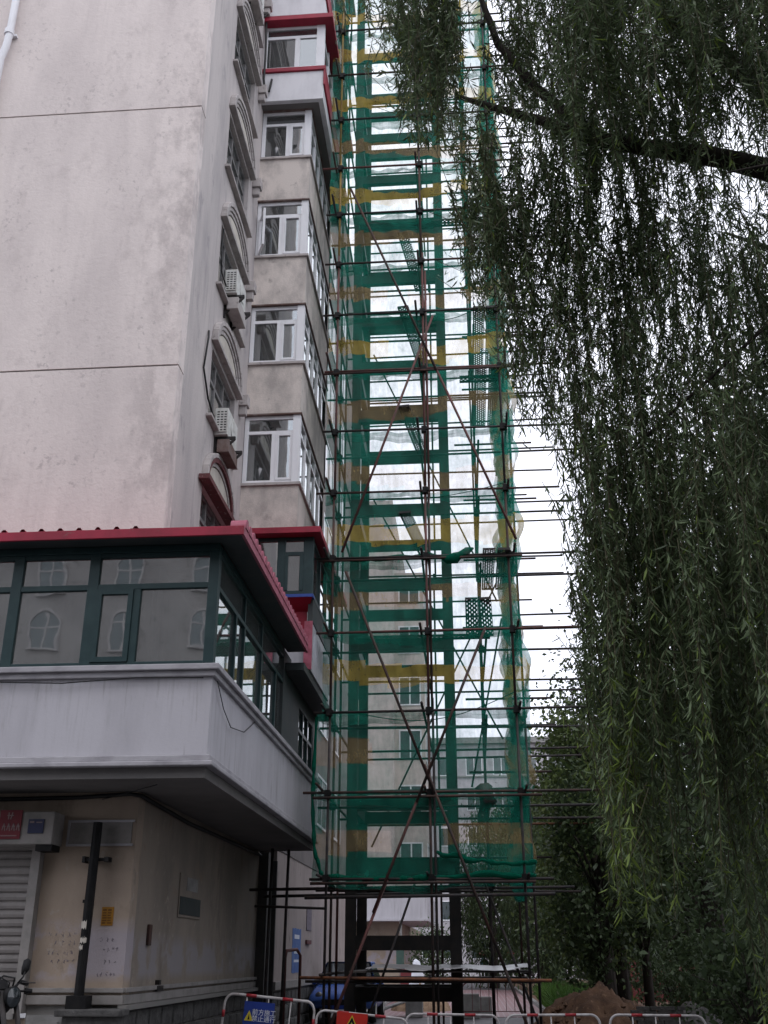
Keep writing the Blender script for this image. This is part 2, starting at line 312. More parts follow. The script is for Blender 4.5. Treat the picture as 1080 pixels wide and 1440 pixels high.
def tag(o, label=None, cat=None, group=None):
    if label: o['label'] = label
    if cat: o['category'] = cat
    if group: o['group'] = group
    return o
def thing(name, label, cat, loc=(0, 0, 0), group=None, rot=(0, 0, 0)):
    o = bpy.data.objects.new(name, None); COL.objects.link(o); o.location = loc; o.rotation_euler = rot
    return tag(o, label, cat, group)
def dup_part(o, parent, dz=0):
    c = o.copy(); COL.objects.link(c); c.parent = parent
    c.location = (o.location[0], o.location[1], o.location[2] + dz)
    for ch in o.children:
        d = ch.copy(); COL.objects.link(d); d.parent = c
    return c
def dup_thing(o, loc, rot, label):
    c = o.copy(); COL.objects.link(c); c.location = loc; c.rotation_euler = rot; c['label'] = label
    for p in o.children:
        q = p.copy(); COL.objects.link(q); q.parent = c
        for s in p.children:
            t = s.copy(); COL.objects.link(t); t.parent = q
    return c
def solo(mb, name, mats, label, cat, group=None, **k): return tag(mb.build(name, mats, **k), label, cat, group)
def structure(mb, name, mats, **k): return mb.build(name, mats, kind='structure', **k)
def text(body, size, loc, rot, material, name, parent=None, local=False):
    cu = bpy.data.curves.new(name, 'FONT'); cu.body = body; cu.size = size; cu.align_x = 'CENTER'; cu.align_y = 'CENTER'; cu.extrude = .001; cu.space_line = .95
    o = bpy.data.objects.new(name, cu); COL.objects.link(o); bpy.context.view_layer.update()
    me = bpy.data.meshes.new_from_object(o.evaluated_get(bpy.context.evaluated_depsgraph_get())); bpy.data.objects.remove(o)
    me.transform(Matrix.Translation(loc) @ Matrix.Rotation(rot[2], 4, 'Z') @ Matrix.Rotation(rot[0], 4, 'X'))
    me.materials.clear(); me.materials.append(M[material]); return link(name, me, parent, local)

# ------------------------------------------------------------------ ground
structure(MB().add([(-600, -600, 0), (600, -600, 0), (600, 900, 0), (-600, 900, 0)], [(0, 1, 2, 3)]), 'ground', 'asphalt')
structure(MB().box(-3.2, 2.2, 34, 62, -.1, .012), 'pavement', 'paving')
structure(MB().box(2.2, 2.35, 20, 90, -.1, .12).box(-3.35, -3.2, 34, 62, -.1, .12), 'kerb', 'grey')
structure(MB().box(2.35, 14, 20, 90, -.1, .05), 'soil_verge', 'soil')
structure(MB().box(-9.5, -4.55, 8.6, 14.2, -.1, .30), 'shop_apron', 'grey', bevel=.02)

# ------------------------------------------------------------------ apartment building
bld = thing('apartment_building', 'tall pale stained apartment block with white corner balcony over the shuttered shop', 'building', (-6, 16, 0))
TOP = 31.
# end wall: three storeys-high panels with recessed joints between
eb = MB()
for z0, z1 in ((3.95, 10.5), (10.53, 16.02), (16.05, 21.6), (21.63, TOP)):
    eb.box(-16, -4.5, 14.4, 14.72, z0, z1)
eb.build('end_wall', 'wall', bld)
MB().box(-16, -4.53, 14.43, 14.7, 3.95, TOP - .05).build('wall_joint', 'groove', bld)
# side wall with arched-window openings
FL = [9.28 + 2.83 * k for k in range(8)]                       # lintel heights of the side windows
FL = [9.28, 12.1, 14.95, 17.8, 20.63, 23.46, 26.3, 29.1]
sb = MB()
X0, X1 = -4.8, -4.5
sb.box(X0, X1, 14.72, 16.4, 3.95, TOP).box(X0, X1, 18.4, 19.4, 3.95, TOP)
zp = 3.95
for z in FL:
    sb.box(X0, X1, 16.4, 18.4, zp, z - 1.42); zp = z
sb.box(X0, X1, 16.4, 18.4, zp, TOP)
sb.box(X0, X1, 19.4, 23.3, 3.95, 6.9)
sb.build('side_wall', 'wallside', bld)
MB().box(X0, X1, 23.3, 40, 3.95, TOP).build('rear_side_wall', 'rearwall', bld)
for k in range(8):
    for y0 in (31.5, 35.2):
        z = 5.2 + 2.83 * k; f = MB().box(-4.5, -4.45, y0, y0 + .07, z, z + 1.5).box(-4.5, -4.45, y0 + 2.1, y0 + 2.17, z, z + 1.5).box(-4.5, -4.45, y0 + 1.05, y0 + 1.11, z, z + 1.5).box(-4.5, -4.455, y0 + .07, y0 + 2.1, z, z + .07).box(-4.5, -4.455, y0 + .07, y0 + 2.1, z + 1.43, z + 1.5)
        f = f.build('rear_window', 'upvc', bld); MB().box(-4.498, -4.475, y0 + .07, y0 + 2.1, z + .07, z + 1.43).build('pane', 'farglass', f)
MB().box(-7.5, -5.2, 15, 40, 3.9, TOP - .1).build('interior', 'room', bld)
# side windows
def arch_pts(cy, cz, a, b, n=14): return [(cy + a * math.cos(math.pi * i / n), cz + b * math.sin(math.pi * i / n)) for i in range(n + 1)]
def side_window(z):
    f = MB(); y0, y1 = 16.4, 18.4; zb = z - 1.42; x = -4.66
    for yy in (y0, 17.07, 17.73, y1 - .07): f.box(x, x + .07, yy, yy + .07, zb, z)
    for zz in (zb, zb + .9, z - .07): f.box(x + .003, x + .067, y0 + .07, y1 - .07, zz, zz + .07)
    w = f.build('window', 'oldframe', bld)
    MB().box(x + .025, x + .04, y0 + .05, y1 - .05, zb + .05, z - .05).build('pane', 'glass', w)
    MB().box(-4.8, -4.78, y0, y1, zb, z).build('curtain', 'room', w)
    return w
def arch_hood(z):
    h = MB(); cy, cz = 17.42, z + .17
    for a, b, t, pr in ((1.12, .77, .09, .12), (1.03, .68, .08, .09), (.95, .60, .08, .06)):
        o_, i_ = arch_pts(cy, cz, a, b), arch_pts(cy, cz, a - t, b - t)
        for k in range(14):
            q = [o_[k], o_[k + 1], i_[k + 1], i_[k]]
            h.prism(q, 'x', -4.5, -4.5 + pr)
    h.box(-4.5, -4.37, 16.27, 18.57, z + .08, z + .165)
    h.box(-4.5, -4.3, 18.72, 18.92, z + .05, z + .30).box(-4.5, -4.34, 18.76, 18.88, z - .15, z + .05)
    o = h.build('arch_hood', 'hood', bld, bevel=.012)
    MB().prism(arch_pts(cy, cz, .84, .5), 'x', -4.5, -4.46).build('tympanum', 'tymp', o)
    return o
def side_sill(z):
    return MB().box(-4.5, -4.39, 16.28, 18.58, z - 1.51, z - 1.45).build('window_sill', 'hood', bld, bevel=.01)
w0, h0, s0 = side_window(FL[0]), arch_hood(FL[0]), side_sill(FL[0])
for z in FL[1:]:
    for o in (w0, h0, s0): dup_part(o, bld, z - FL[0])
# lowest hood carries dark red trim
lowtrim = MB()
for k in range(14):
    o_, i_ = arch_pts(17.42, FL[0] + .17, 1.035, .685), arch_pts(17.42, FL[0] + .17, .945, .595)
    lowtrim.prism([o_[k], o_[k + 1], i_[k + 1], i_[k]], 'x', -4.49, -4.395)
lowtrim.box(-4.49, -4.3, 16.1, 18.55, FL[0] - .02, FL[0] + .072)
lowtrim.build('hood_trim', 'redwood', bld)
# bay
BX, BY0, BY1 = -3.3, 19.4, 23.3
WT = [(10.66, 12.26), (13.56, 15.04), (16.4, 17.96), (19.27, 20.72)]
bb = MB()
zp = 9.5
for z0, z1 in WT:
    bb.box(-4.5, BX, BY0, BY0 + .2, zp, z0).box(BX - .2, BX, BY0 + .2, BY1, zp, z0)
    zp = z1
bb.box(-4.5, BX, BY1 - .2, BY1, 9.5, TOP)
bb.build('bay_wall', 'bayrender', bld)
for z0, z1 in WT:
    MB().box(-4.5, BX + .03, BY0 - .03, BY1, z1 - .003, z1 + .03).build('bay_lintel', 'brownedge', bld)
    MB().box(-4.5, BX + .05, BY0 - .05, BY1 + .02, z0 - .06, z0 - .003).build('bay_sill', 'hood', bld)
def bay_window(z0, z1, k):
    f = MB(); y = BY0 + .04; t = .085; zt = z1 - .43; xs = -4.5
    f.box(xs, xs + t, y, y + .08, z0, z1).box(BX - .16, BX, y - .03, y + .11, z0, z1)            # jamb, corner post
    f.box(xs + t, BX - .16, y + .002, y + .078, z0, z0 + t).box(xs + t, BX - .16, y + .002, y + .078, z1 - t, z1)
    f.box(xs + t, BX - .16, y + .004, y + .076, zt, zt + .07)
    xm = -3.86 if k != 2 else -3.92
    f.box(xm - .05, xm + .05, y + .001, y + .079, z0 + t, zt)
    n = 5; x = BX - .09
    for i in range(1, n + 1):
        yy = BY0 + .15 + (BY1 - BY0 - .3) * i / n
        f.box(x, x + .08, yy - .05, yy + .05, z0, z1)
    for zz in (z0, zt, z1 - .07): f.box(x + .004, x + .076, BY0 + .15, BY1 - .1, zz, zz + .07)
    w = f.build('window', 'upvc', bld)
    MB().box(xs + t, xm - .05, y + .03, y + .045, z0 + t, zt).build('pane', 'glass', w)
    MB().box(xm + .05, BX - .16, y + .03, y + .045, z0 + t, zt).build('pane', 'glass', w)
    MB().box(xs + t, BX - .16, y + .03, y + .045, zt + .07, z1 - t).build('pane', 'glass', w)
    MB().box(x + .03, x + .045, BY0 + .16, BY1 - .1, z0 + .07, z1 - .07).build('pane', 'glass', w)
    if k == 2:    # one leaf swung open
        s = MB(); q0 = Vector((-4.41, y - .01, 0)); q1 = q0 + Vector((.18, -.42, 0)) * .9
        for zz in (z0 + .1, zt - .07): s.beam(q0 + Vector((0, 0, zz)), q1 + Vector((0, 0, zz)), .04, .06)
        for q in (q0, q1): s.beam(q + Vector((0, 0, z0 + .07)), q + Vector((0, 0, zt - .04)), .04, .05)
        s.build('open_sash', 'upvc', w)
    sashes = MB()
    a, b = xm + .055, BX - .165
    sashes.box(a, a + .05, y - .012, y + .05, z0 + t, zt).box(b - .05, b, y - .012, y + .05, z0 + t, zt)
    sashes.box(a + .05, b - .05, y - .01, y + .048, z0 + t, z0 + t + .05).box(a + .05, b - .05, y - .01, y + .048, zt - .05, zt)
    sashes.build('sash', 'upvc', w)
    c = MB(); n = 16
    wd = .55 if k in (0, 1) else .35
    for (u0, u1) in ((-4.42, -4.42 + wd), (-3.62, -3.48)):
        pts = [(u0 + (u1 - u0) * i / n, BY0 + .4 + .03 * math.sin(i * 1.9 + k)) for i in range(n + 1)]
        c.add([(p[0], p[1], zz) for p in pts for zz in (z0 + .05, z1 - .05)], [(2 * i, 2 * i + 2, 2 * i + 3, 2 * i + 1) for i in range(n)])
    c.build('curtain', ['curtain', 'curtain_p', 'curtain', 'curtain_p'][k], w)
    if k in (0, 3):
        for q, (bx_, r_) in enumerate(((-4.15, .16), (-3.98, .13), (-3.6, .12))):
            MB().path([(bx_, y + .2, z0 + .05), (bx_ + .02, y + .2, z0 + .2 + r_), (bx_ - .03, y + .2, z0 + .3 + 1.4 * r_), (bx_, y + .2, z0 + .36 + 1.6 * r_)], [r_, r_ * 1.15, r_ * .8, .02], 9).build('stored_bag', 'plastic', w, smooth=True)
    else:
        MB().box(-4.1, -3.9, y + .15, y + .3, z0 + .07, z0 + .4).box(-3.62, -3.52, y + .12, y + .2, z0 + .07, z0 + .33).build('stored_box', ['hood', 'timber'][k % 2], w)
    return w
for k, (z0, z1) in enumerate(WT): bay_window(z0, z1, k)
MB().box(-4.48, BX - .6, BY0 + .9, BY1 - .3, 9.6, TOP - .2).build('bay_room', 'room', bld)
# protruding upper balconies with red trim
UX, UY = -2.98, 19.08
for j in range(4):
    zb = 20.74 + 2.83 * j; zt = zb + 1.02
    u = MB().box(-4.5, UX, UY, UY + .12, zb, zt - .12).box(UX - .12, UX, UY + .12, BY1 + .6, zb, zt - .12).box(-4.5, UX - .12, UY + .12, BY1 + .6, zb, zb + .1)
    u.build('balcony_front', 'white', bld, bevel=.01)
    r = MB().box(-4.5, UX + .05, UY - .05, UY + .17, zt - .12, zt).box(UX - .17, UX + .05, UY + .17, BY1 + .62, zt - .12, zt)
    r.box(UX + .001, UX + .045, UY - .04, BY1 + .6, zb + .42, zt - .121)
    r.box(-4.5, UX + .22, UY - .22, BY1 + .6, zt + 1.42, zt + 1.56)
    r.build('red_trim', 'red', bld, bevel=.008)
    f = MB(); z0, z1 = zt, zt + 1.42; y = UY + .02
    f.box(-4.5, -4.42, y, y + .08, z0, z1).box(UX - .2, UX, y - .01, y + .1, z0, z1).box(-3.72, -3.60, y + .001, y + .079, z0, z1 - .4)
    f.box(-4.42, UX - .2, y + .002, y + .078, z0, z0 + .08).box(-4.42, UX - .2, y + .002, y + .078, z1 - .4, z1 - .31).box(-4.42, UX - .2, y + .002, y + .078, z1 - .08, z1)
    for i in range(6):
        yy = UY + .9 + i * .75; f.box(UX - .09, UX - .01, yy, yy + .09, z0, z1)
    f.box(UX - .086, UX - .014, UY + .1, BY1 + .6, z0, z0 + .07).box(UX - .086, UX - .014, UY + .1, BY1 + .6, z1 - .45, z1 - .38)
    w = f.build('window', 'upvc', bld)
    MB().box(-4.42, UX - .2, y + .03, y + .045, z0 + .08, z1 - .08).build('pane', 'glass', w)
    MB().box(UX - .06, UX - .045, UY + .1, BY1 + .55, z0 + .07, z1 - .02).build('pane', 'glass', w)
    MB().box(-4.42, -3.75, UY + .5, UY + .52, z0, z1).build('curtain', 'curtain', w)
MB().box(-4.5, UX - .12, UY + .12, BY1 + .5, 20.735, 20.76).build('balcony_floor', 'soffit', bld)
# first-floor balcony: slab, parapet, mouldings
PX, PY, PE = -3.3, 13.22, 23.1
p = MB().box(-16, PX, PY, PY + .15, 3.98, 5.0).box(PX - .15, PX, PY + .15, PE, 3.98, 5.0)
p.build('parapet', 'parapet', bld, bevel=.01)
c = MB()
for e, z0, z1 in ((.10, 5.08, 5.16), (.05, 5.0, 5.08), (.05, 3.90, 3.98), (.09, 3.84, 3.90)):
    c.box(-16, PX + e, PY - e, PY + .2, z0, z1).box(PX - .2, PX + e, PY + .2, PE, z0, z1)
c.build('balcony_moulding', 'mould', bld, bevel=.012)
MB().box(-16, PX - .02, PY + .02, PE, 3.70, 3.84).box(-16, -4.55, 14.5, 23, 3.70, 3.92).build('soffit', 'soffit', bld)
# ground-floor walls
g = MB().box(-5.74, -4.5, 14.4, 14.7, 1.04, 3.70)
g.box(-8.9, -5.74, 14.42, 14.7, 0, .88)
g.box(-16, -5.74, 14.4, 14.7, 3.05, 3.70).box(-16, -8.9, 14.4, 14.7, .3, 3.05)
g.build('shop_wall', 'shop', bld)
g = MB().box(-4.8, -4.5, 14.7, 23.2, 1.04, 3.70).build('shop_side_wall', 'shopside', bld)
MB().box(-4.85, -4.52, 25.5, 40, 1.1, 3.95).build('rear_shop_wall', 'rearshop', bld)
MB().box(-5.3, -5.2, 23.2, 25.5, 0, 3.9).box(-5.2, -4.5, 25.42, 25.5, 0, 3.69).box(-4.62, -4.3, 23.2, 23.75, 0, 3.69).build('entrance_recess', 'room', bld)
MB().box(-5.74, -4.47, 14.36, 14.4, 1.05, 1.16).box(-5.74, -4.465, 14.34, 14.4, 1.19, 1.245).box(-4.5, -4.46, 14.4, 23.2, 1.05, 1.16).box(-4.5, -4.44, 14.4, 23.2, 1.19, 1.245).box(-4.52, -4.45, 25.5, 40, .93, 1.1).build('sill_band', 'sill', bld, bevel=.006)
pl = MB().box(-5.74, -4.52, 14.42, 14.7, 0, 1.038).box(-4.8, -4.52, 14.7, 23.2, 0, 1.038).box(-4.8, -4.54, 25.5, 40, 0, .93)
pl.box(-4.52, -4.40, 14.34, 23.2, .985, 1.045)
pl = pl.build('plinth', 'mortar', bld)
stone_me = []
for q in range(6):
    a, b, r_ = .29 + .03 * random.random(), .155 + .012 * random.random(), random.random
    mb = MB()
    ring = [(-a, -b), (-a * .3, -b * 1.03), (a * .4, -b * .98), (a, -b), (a * 1.02, b * .2), (a, b), (0, b * 1.03), (-a, b)]
    mb.add([(0, u, v) for u, v in ring] + [(.035 + .02 * r_(), u * .86, v * .82) for u, v in ring] + [(.065, .02, .01)],
           [(i, (i + 1) % 8, 8 + (i + 1) % 8, 8 + i) for i in range(8)] + [(8 + i, 8 + (i + 1) % 8, 16) for i in range(8)])
    me = bpy.data.meshes.new('stone_block'); me.from_pydata(mb.v, [], mb.f); me.materials.append(M['stone']); stone_me.append(me)
for row in range(3):
    for i in range(14):
        o = link('stone_block', random.choice(stone_me), pl); o.location = (-4.525, 14.75 + .62 * i + (.3 if row % 2 else 0), .82 - .33 * row)
    for i in range(10):
        o = link('stone_block', random.choice(stone_me), pl); o.location = (-4.545, 25.85 + .64 * i + (.3 if row % 2 else 0), .74 - .33 * row)
# corner pier in front of the plinth
MB().box(-5.12, -4.42, 14.02, 14.34, .3, .93).box(-5.2, -4.36, 13.95, 14.34, .93, 1.01).build('corner_pier', 'stone', bld, bevel=.015)
MB().box(-5.68, -5.2, 14.3, 14.36, .35, .93).box(-5.62, -5.26, 14.28, 14.31, .42, .86).build('vent_panel', 'grey', bld)
# sign board recess above the pipe
MB().box(-5.42, -4.56, 14.385, 14.4, 3.02, 3.30).build('fascia_board', 'sill', bld)
MB().box(-5.45, -4.53, 14.37, 14.4, 3.30, 3.33).box(-5.45, -4.53, 14.37, 14.4, 2.99, 3.02).box(-5.45, -5.42, 14.372, 14.4, 3.02, 3.3).build('fascia_frame', 'mould', bld)
# roller shutter
rs = MB().box(-5.86, -5.74, 14.25, 14.42, .95, 3.05).box(-8.9, -5.86, 14.3, 14.42, .88, 1.0).build('roller_shutter', 'sill', bld)
sl = MB(); prof = [(0, 0), (-.018, .015), (-.026, .05), (-.018, .085), (0, .1)]
for i in range(4): sl.add([(-8.9, prof[i][0], prof[i][1]), (-5.86, prof[i][0], prof[i][1]), (-5.86, prof[i + 1][0], prof[i + 1][1]), (-8.9, prof[i + 1][0], prof[i + 1][1])], [(0, 1, 2, 3)])
sl.box(-8.9, -5.86, .004, .012, -.008, .1)
me = bpy.data.meshes.new('slat'); me.from_pydata(sl.v, [], sl.f); me.materials.append(M['shutter'])
for i in range(19):
    o = link('slat', me, rs); o.location = (0, 14.36 + .004 * (i % 3), 1.0 + .108 * i)
# ------------------------------------------------------------------ near sunroom on the balcony
sun1 = thing('sunroom', 'green framed sunroom under a red ribbed roof on the white corner balcony', 'sunroom', (-3.3, 13.3, 5.16))
YF = 13.24; Z0, Z1, ZT = 5.17, 6.78, 6.25
f = MB()
f.box(-3.45, -3.31, YF, YF + .14, Z0, Z1)
for xm in (-5.06, -6.15, -7.25, -8.35, -9.45): f.box(xm - .075, xm + .075, YF, YF + .1, Z0, Z1)
f.box(-4.475, -4.375, YF + .001, YF + .099, Z0, ZT)
segs = [(-9.375, -8.425), (-8.275, -7.325), (-7.175, -6.225), (-6.075, -5.135), (-4.985, -3.45)]
for a, b in segs:
    f.box(a, b, YF + .003, YF + .09, Z0, Z0 + .06).box(a, b, YF + .003, YF + .09, ZT, ZT + .08).box(a, b, YF + .003, YF + .09, Z1 - .06, Z1)
f.box(-9.6, -3.31, YF - .02, YF + .16, Z1, Z1 + .1)
ym = [14.55, 15.16, 16.56, 17.9]
for y in ym: f.box(-3.41, -3.315, y - .035, y + .035, Z0, ZT)
for z in (Z0, ZT, Z1 - .06): f.box(-3.405, -3.32, YF + .14, 18.6, z, z + .07)
for y in (15.16, 16.56): f.box(-3.404, -3.321, y - .03, y + .03, ZT + .07, Z1 - .06)
f.box(-3.45, -3.30, YF + .16, 18.6, Z1, Z1 + .1)
f.build('frame', 'greenframe', sun1, bevel=.006)
d = MB().box(-4.98, -4.475, YF - .015, YF + .06, Z0 + .06, Z0 + .13).box(-4.98, -4.475, YF - .015, YF + .06, ZT - .07, ZT).box(-4.985, -4.91, YF - .017, YF + .058, Z0 + .06, ZT).box(-4.545, -4.475, YF - .017, YF + .058, Z0 + .06, ZT)
d.build('opening_sash', 'greenframe', sun1)
for a, b in segs[:4]:
    MB().box(a, b, YF + .04, YF + .05, Z0 + .06, ZT).build('pane', 'glassd', sun1)
    MB().box(a, b, YF + .04, YF + .05, ZT + .08, Z1 - .06).build('pane', 'glassd', sun1)
MB().box(-4.91, -4.545, YF + .02, YF + .03, Z0 + .13, ZT - .07).build('pane', 'glassd', sun1)
MB().box(-4.375, -3.45, YF + .04, YF + .05, Z0 + .06, ZT).build('pane', 'glassd', sun1)
MB().box(-4.985, -3.45, YF + .04, YF + .05, ZT + .08, Z1 - .06).build('pane', 'glassd', sun1)
yy = [YF + .14] + ym + [18.6]
for a, b in zip(yy[:-1], yy[1:]): MB().box(-3.37, -3.36, a + .035, b - .035, Z0 + .07, ZT).build('pane', 'glassd', sun1)
MB().box(-3.37, -3.36, YF + .14, 18.6, ZT + .07, Z1 - .06).build('pane', 'glassd', sun1)
MB().box(-3.42, -3.31, 18.6, 20.5, Z0, Z1 + .1).box(-3.42, -3.31, 22.5, 23.1, Z0, Z1 + .1).box(-3.42, -3.31, 20.5, 22.5, 6.2, Z1 + .1).build('side_panel', 'darkpanel', sun1)
f2 = MB()
for y in (20.5, 21.1, 21.75, 22.42): f2.box(-3.41, -3.32, y, y + .08, Z0, 6.2)
f2.box(-3.405, -3.325, 20.58, 22.42, 5.75, 5.82); f2.build('rear_window_frame', 'greenframe', sun1)
MB().box(-3.37, -3.36, 20.55, 22.45, Z0, 6.2).build('pane', 'glassd', sun1)
MB().box(-9.5, -4.55, 14.30, 14.38, Z0, Z1).box(-4.44, -4.36, 14.5, 23, Z0, Z1).build('inner_wall', 'curtain', sun1)
# roof sheet with ribs
rf = MB(); ye, xe = 12.88, -2.93; ze, zw = 6.99, 7.01
def rib_strip(x0, x1):
    pts = []; x = x0
    while x < x1:
        pts += [(x, 0), (x + .17, 0), (x + .20, .045), (x + .235, .045), (x + .265, 0)]; x += .265
    return pts
pts = rib_strip(-10.2, -4.4)
rf.add([(x, ye, ze + h) for x, h in pts] + [(x, 14.4, zw + h) for x, h in pts], [(i, i + 1, len(pts) + i + 1, len(pts) + i) for i in range(len(pts) - 1)])
pts = rib_strip(12.9, 18.85)
rf.add([(xe, y, ze + h) for y, h in pts] + [(-4.5, y, zw + h) for y, h in pts], [(i + 1, i, len(pts) + i, len(pts) + i + 1) for i in range(len(pts) - 1)])
rf.add([(-4.4, ye, ze + .002), (xe, ye, ze + .002), (xe, 12.9, ze + .002), (-4.5, 14.4, zw)], [(0, 1, 2, 3)])
rf.build('roof_sheet', 'red', sun1)
MB().box(-10.2, xe + .02, ye - .02, ye + .02, 6.86, 6.99).build('fascia', 'red', sun1, bevel=.006)
# scalloped tile edge down the side
tl = []
tb = MB()
for i in range(8):
    t0, t1 = math.pi * i / 8, math.pi * (i + 1) / 8
    tb.add([(0, -.10 * math.cos(t0), .15 * math.sin(t0)), (0, -.10 * math.cos(t1), .15 * math.sin(t1)), (-.22, -.10 * math.cos(t1), .15 * math.sin(t1)), (-.22, -.10 * math.cos(t0), .15 * math.sin(t0))], [(0, 1, 2, 3)])
tb.add([(.002, -.10 * math.cos(math.pi * i / 8), .15 * math.sin(math.pi * i / 8)) for i in range(9)], [tuple(range(9))])
tme = bpy.data.meshes.new('edge_tile'); tme.from_pydata(tb.v, [], tb.f); tme.materials.append(M['redpale'])
for i in range(25):
    o = link('edge_tile', tme, sun1); o.location = Vector((xe + .03, 13.05 + i * .235, 6.99)) - sun1.location; o.rotation_euler = (0, random.uniform(-.03, .03), 0)
MB().box(xe - .02, xe + .02, 12.9, 18.87, 6.87, 6.99).build('side_fascia', 'redpale', sun1)
MB().box(-10.2, xe - .03, ye + .03, 13.24, 6.885, 6.9).box(-3.3, xe - .03, 13.24, 18.85, 6.885, 6.9).build('eave_board', 'darkpanel', sun1)
# ------------------------------------------------------------------ far sunroom with sign below
sun2 = thing('sunroom', 'smaller green sunroom with pink curtain and flat red roof edge beyond the corner one', 'sunroom', (-3.5, 19.2, 8.1))
GX, GY = -2.9, 19.12; a0, a1 = 8.12, 9.32
f = MB().box(GX - .2, GX, GY, GY + .12, a0, a1).box(-3.62, -3.46, GY + .001, GY + .1, a0, a1).box(-4.5, -4.4, GY, GY + .1, a0, a1)
f.box(-4.4, GX - .2, GY + .003, GY + .09, a0, a0 + .08).box(-3.46, GX - .2, GY + .003, GY + .09, 8.93, 9.01).box(-4.4, GX - .2, GY + .003, GY + .09, a1 - .06, a1)
f.box(-3.46, -3.40, GY - .01, GY + .07, a0 + .08, 8.93).box(GX - .27, GX - .2, GY - .01, GY + .07, a0 + .08, 8.93)
for y in (20.2, 21.2, 22.2, 23.2): f.box(GX - .1, GX - .01, y, y + .1, a0, a1)
f.box(GX - .095, GX - .015, GY + .12, 23.3, a0, a0 + .1).box(GX - .095, GX - .015, GY + .12, 23.3, a1 - .08, a1)
f.build('frame', 'greenframe', sun2, bevel=.005)
MB().box(-4.4, -3.62, GY + .04, GY + .05, a0 + .08, a1 - .06).build('pane', 'glassd', sun2)
MB().box(-3.40, GX - .27, GY + .02, GY + .03, a0 + .08, 8.93).build('pane', 'glassd', sun2)
MB().box(-3.46, GX - .2, GY + .04, GY + .05, 9.01, a1 - .06).build('pane', 'glassd', sun2)
MB().box(GX - .06, GX - .05, GY + .12, 23.3, a0 + .1, a1 - .08).build('pane', 'glassd', sun2)
MB().box(-3.5, GX - .15, GY + .3, GY + .32, a0 + .05, a1).build('curtain', 'curtain_p', sun2)
MB().box(-4.4, -3.55, GY + .5, GY + .52, a0 + .05, a1).build('blind', 'curtain', sun2)
MB().box(-4.5, GX - .8, GY + 1.2, 23.2, a0, a1).build('inner_wall', 'room', sun2)
MB().box(-4.5, -2.74, 18.9, 23.7, 9.33, 9.46).build('roof_edge', 'red', sun2, bevel=.008)
MB().box(-4.5, GX + .02, GY - .02, GY + .2, 8.06, 8.12).build('blue_sill', 'blue', sun2)
MB().add([(-4.5, GY, 8.06), (GX, GY, 8.06), (GX - .12, 19.45, 7.86), (-4.5, 19.45, 7.86)], [(0, 1, 2, 3)]).box(-4.5, GX - .14, 19.42, 19.46, 7.5, 7.86).build('red_underside', 'red', sun2)
MB().box(GX - .1, GX - .005, GY + .15, 23.3, 7.62, 8.08).build('dark_fascia', 'darkpanel', sun2)
sg = thing('signboard', 'long white plastic signboard with faded strokes below the far sunroom', 'sign', (-3.0, 20.4, 6.65))
MB().box(-3.05, -2.92, 19.3, 22.0, 6.66, 7.62).box(-4.4, -3.05, 19.4, 19.46, 6.75, 7.48).build('board', 'signface', sg, bevel=.01)
MB().box(-3.06, -2.90, 19.27, 19.3, 6.66, 7.62).box(-4.4, -3.06, 19.37, 19.4, 7.45, 7.5).build('red_frame', 'redpale', sg)
st = MB()
for i in range(14):
    y = 19.55 + i * .17 + random.uniform(-.03, .03); z = random.uniform(6.9, 7.0)
    st.beam((-2.917, y, z), (-2.917, y + random.uniform(-.04, .06), random.uniform(7.25, 7.5)), random.uniform(.02, .05), .006, up=(1, 0, 0))
    if i % 3 == 0: st.beam((-2.916, y - .05, 7.1), (-2.916, y + .14, 7.06), .03, .006, up=(1, 0, 0))
st.build('lettering', 'ltwhite', sg)
MB().box(-3.3, -2.95, 18.7, 23.3, 6.5, 6.64).build('lower_beam', 'darkpanel', sg)
# ------------------------------------------------------------------ air conditioners
def aircon(z, y0, label, rust):
    a = thing('air_conditioner', label, 'air conditioner', (-4.35, y0 + .4, z), 'air conditioners on the side wall')
    x0, x1, h = -4.495, -4.24, .56
    MB().box(x0, x1, y0, y0 + .82, z, z + h).build('casing', 'acwhite', a, bevel=.015)
    gr = MB().box(x0 + .03, x1 - .03, y0 - .012, y0 - .002, z + .06, z + h - .05, 1)
    for i in range(9): gr.box(x0 + .03, x1 - .03, y0 - .02, y0 - .011, z + .05 + i * .054, z + .077 + i * .054, 0)
    for i in range(4): gr.box(x0 + .03 + i * .068, x0 + .05 + i * .068, y0 - .024, y0 - .019, z + .05, z + h - .05, 0)
    gr.build('side_grille', ['acwhite', 'black'], a)
    fg = MB().lathe([(.19, 0), (.21, .012), (.2, .02), (.03, .022)], (x1, y0 + .45, z + .28), 16, 0, 'x'); fg.build('fan_guard', 'acwhite', a)
    br = MB()
    for y in (y0 + .08, y0 + .68): br.box(-4.5, -4.1, y, y + .05, z - .06, z - .005).beam((-4.49, y + .025, z - .42), (-4.12, y + .025, z - .06), .04, .04).box(-4.5, -4.46, y, y + .05, z - .5, z - .06)
    br.build('bracket', 'steel', a)
    MB().box(-4.43, -4.2, y0 + .04, y0 + .78, z - .34, z - .075).build('pan', rust, a, bevel=.01)
aircon(10.52, 16.9, 'dusty air conditioner on brown bracket box, lower of the two by the arched windows', 'brownedge')
aircon(13.66, 16.9, 'dusty air conditioner on grey brown bracket box, upper of the two by the arched windows', 'hood')
aircon(22.0, 16.9, 'air conditioner whose dark bracket shows at the top edge beside the upper balconies', 'hood')
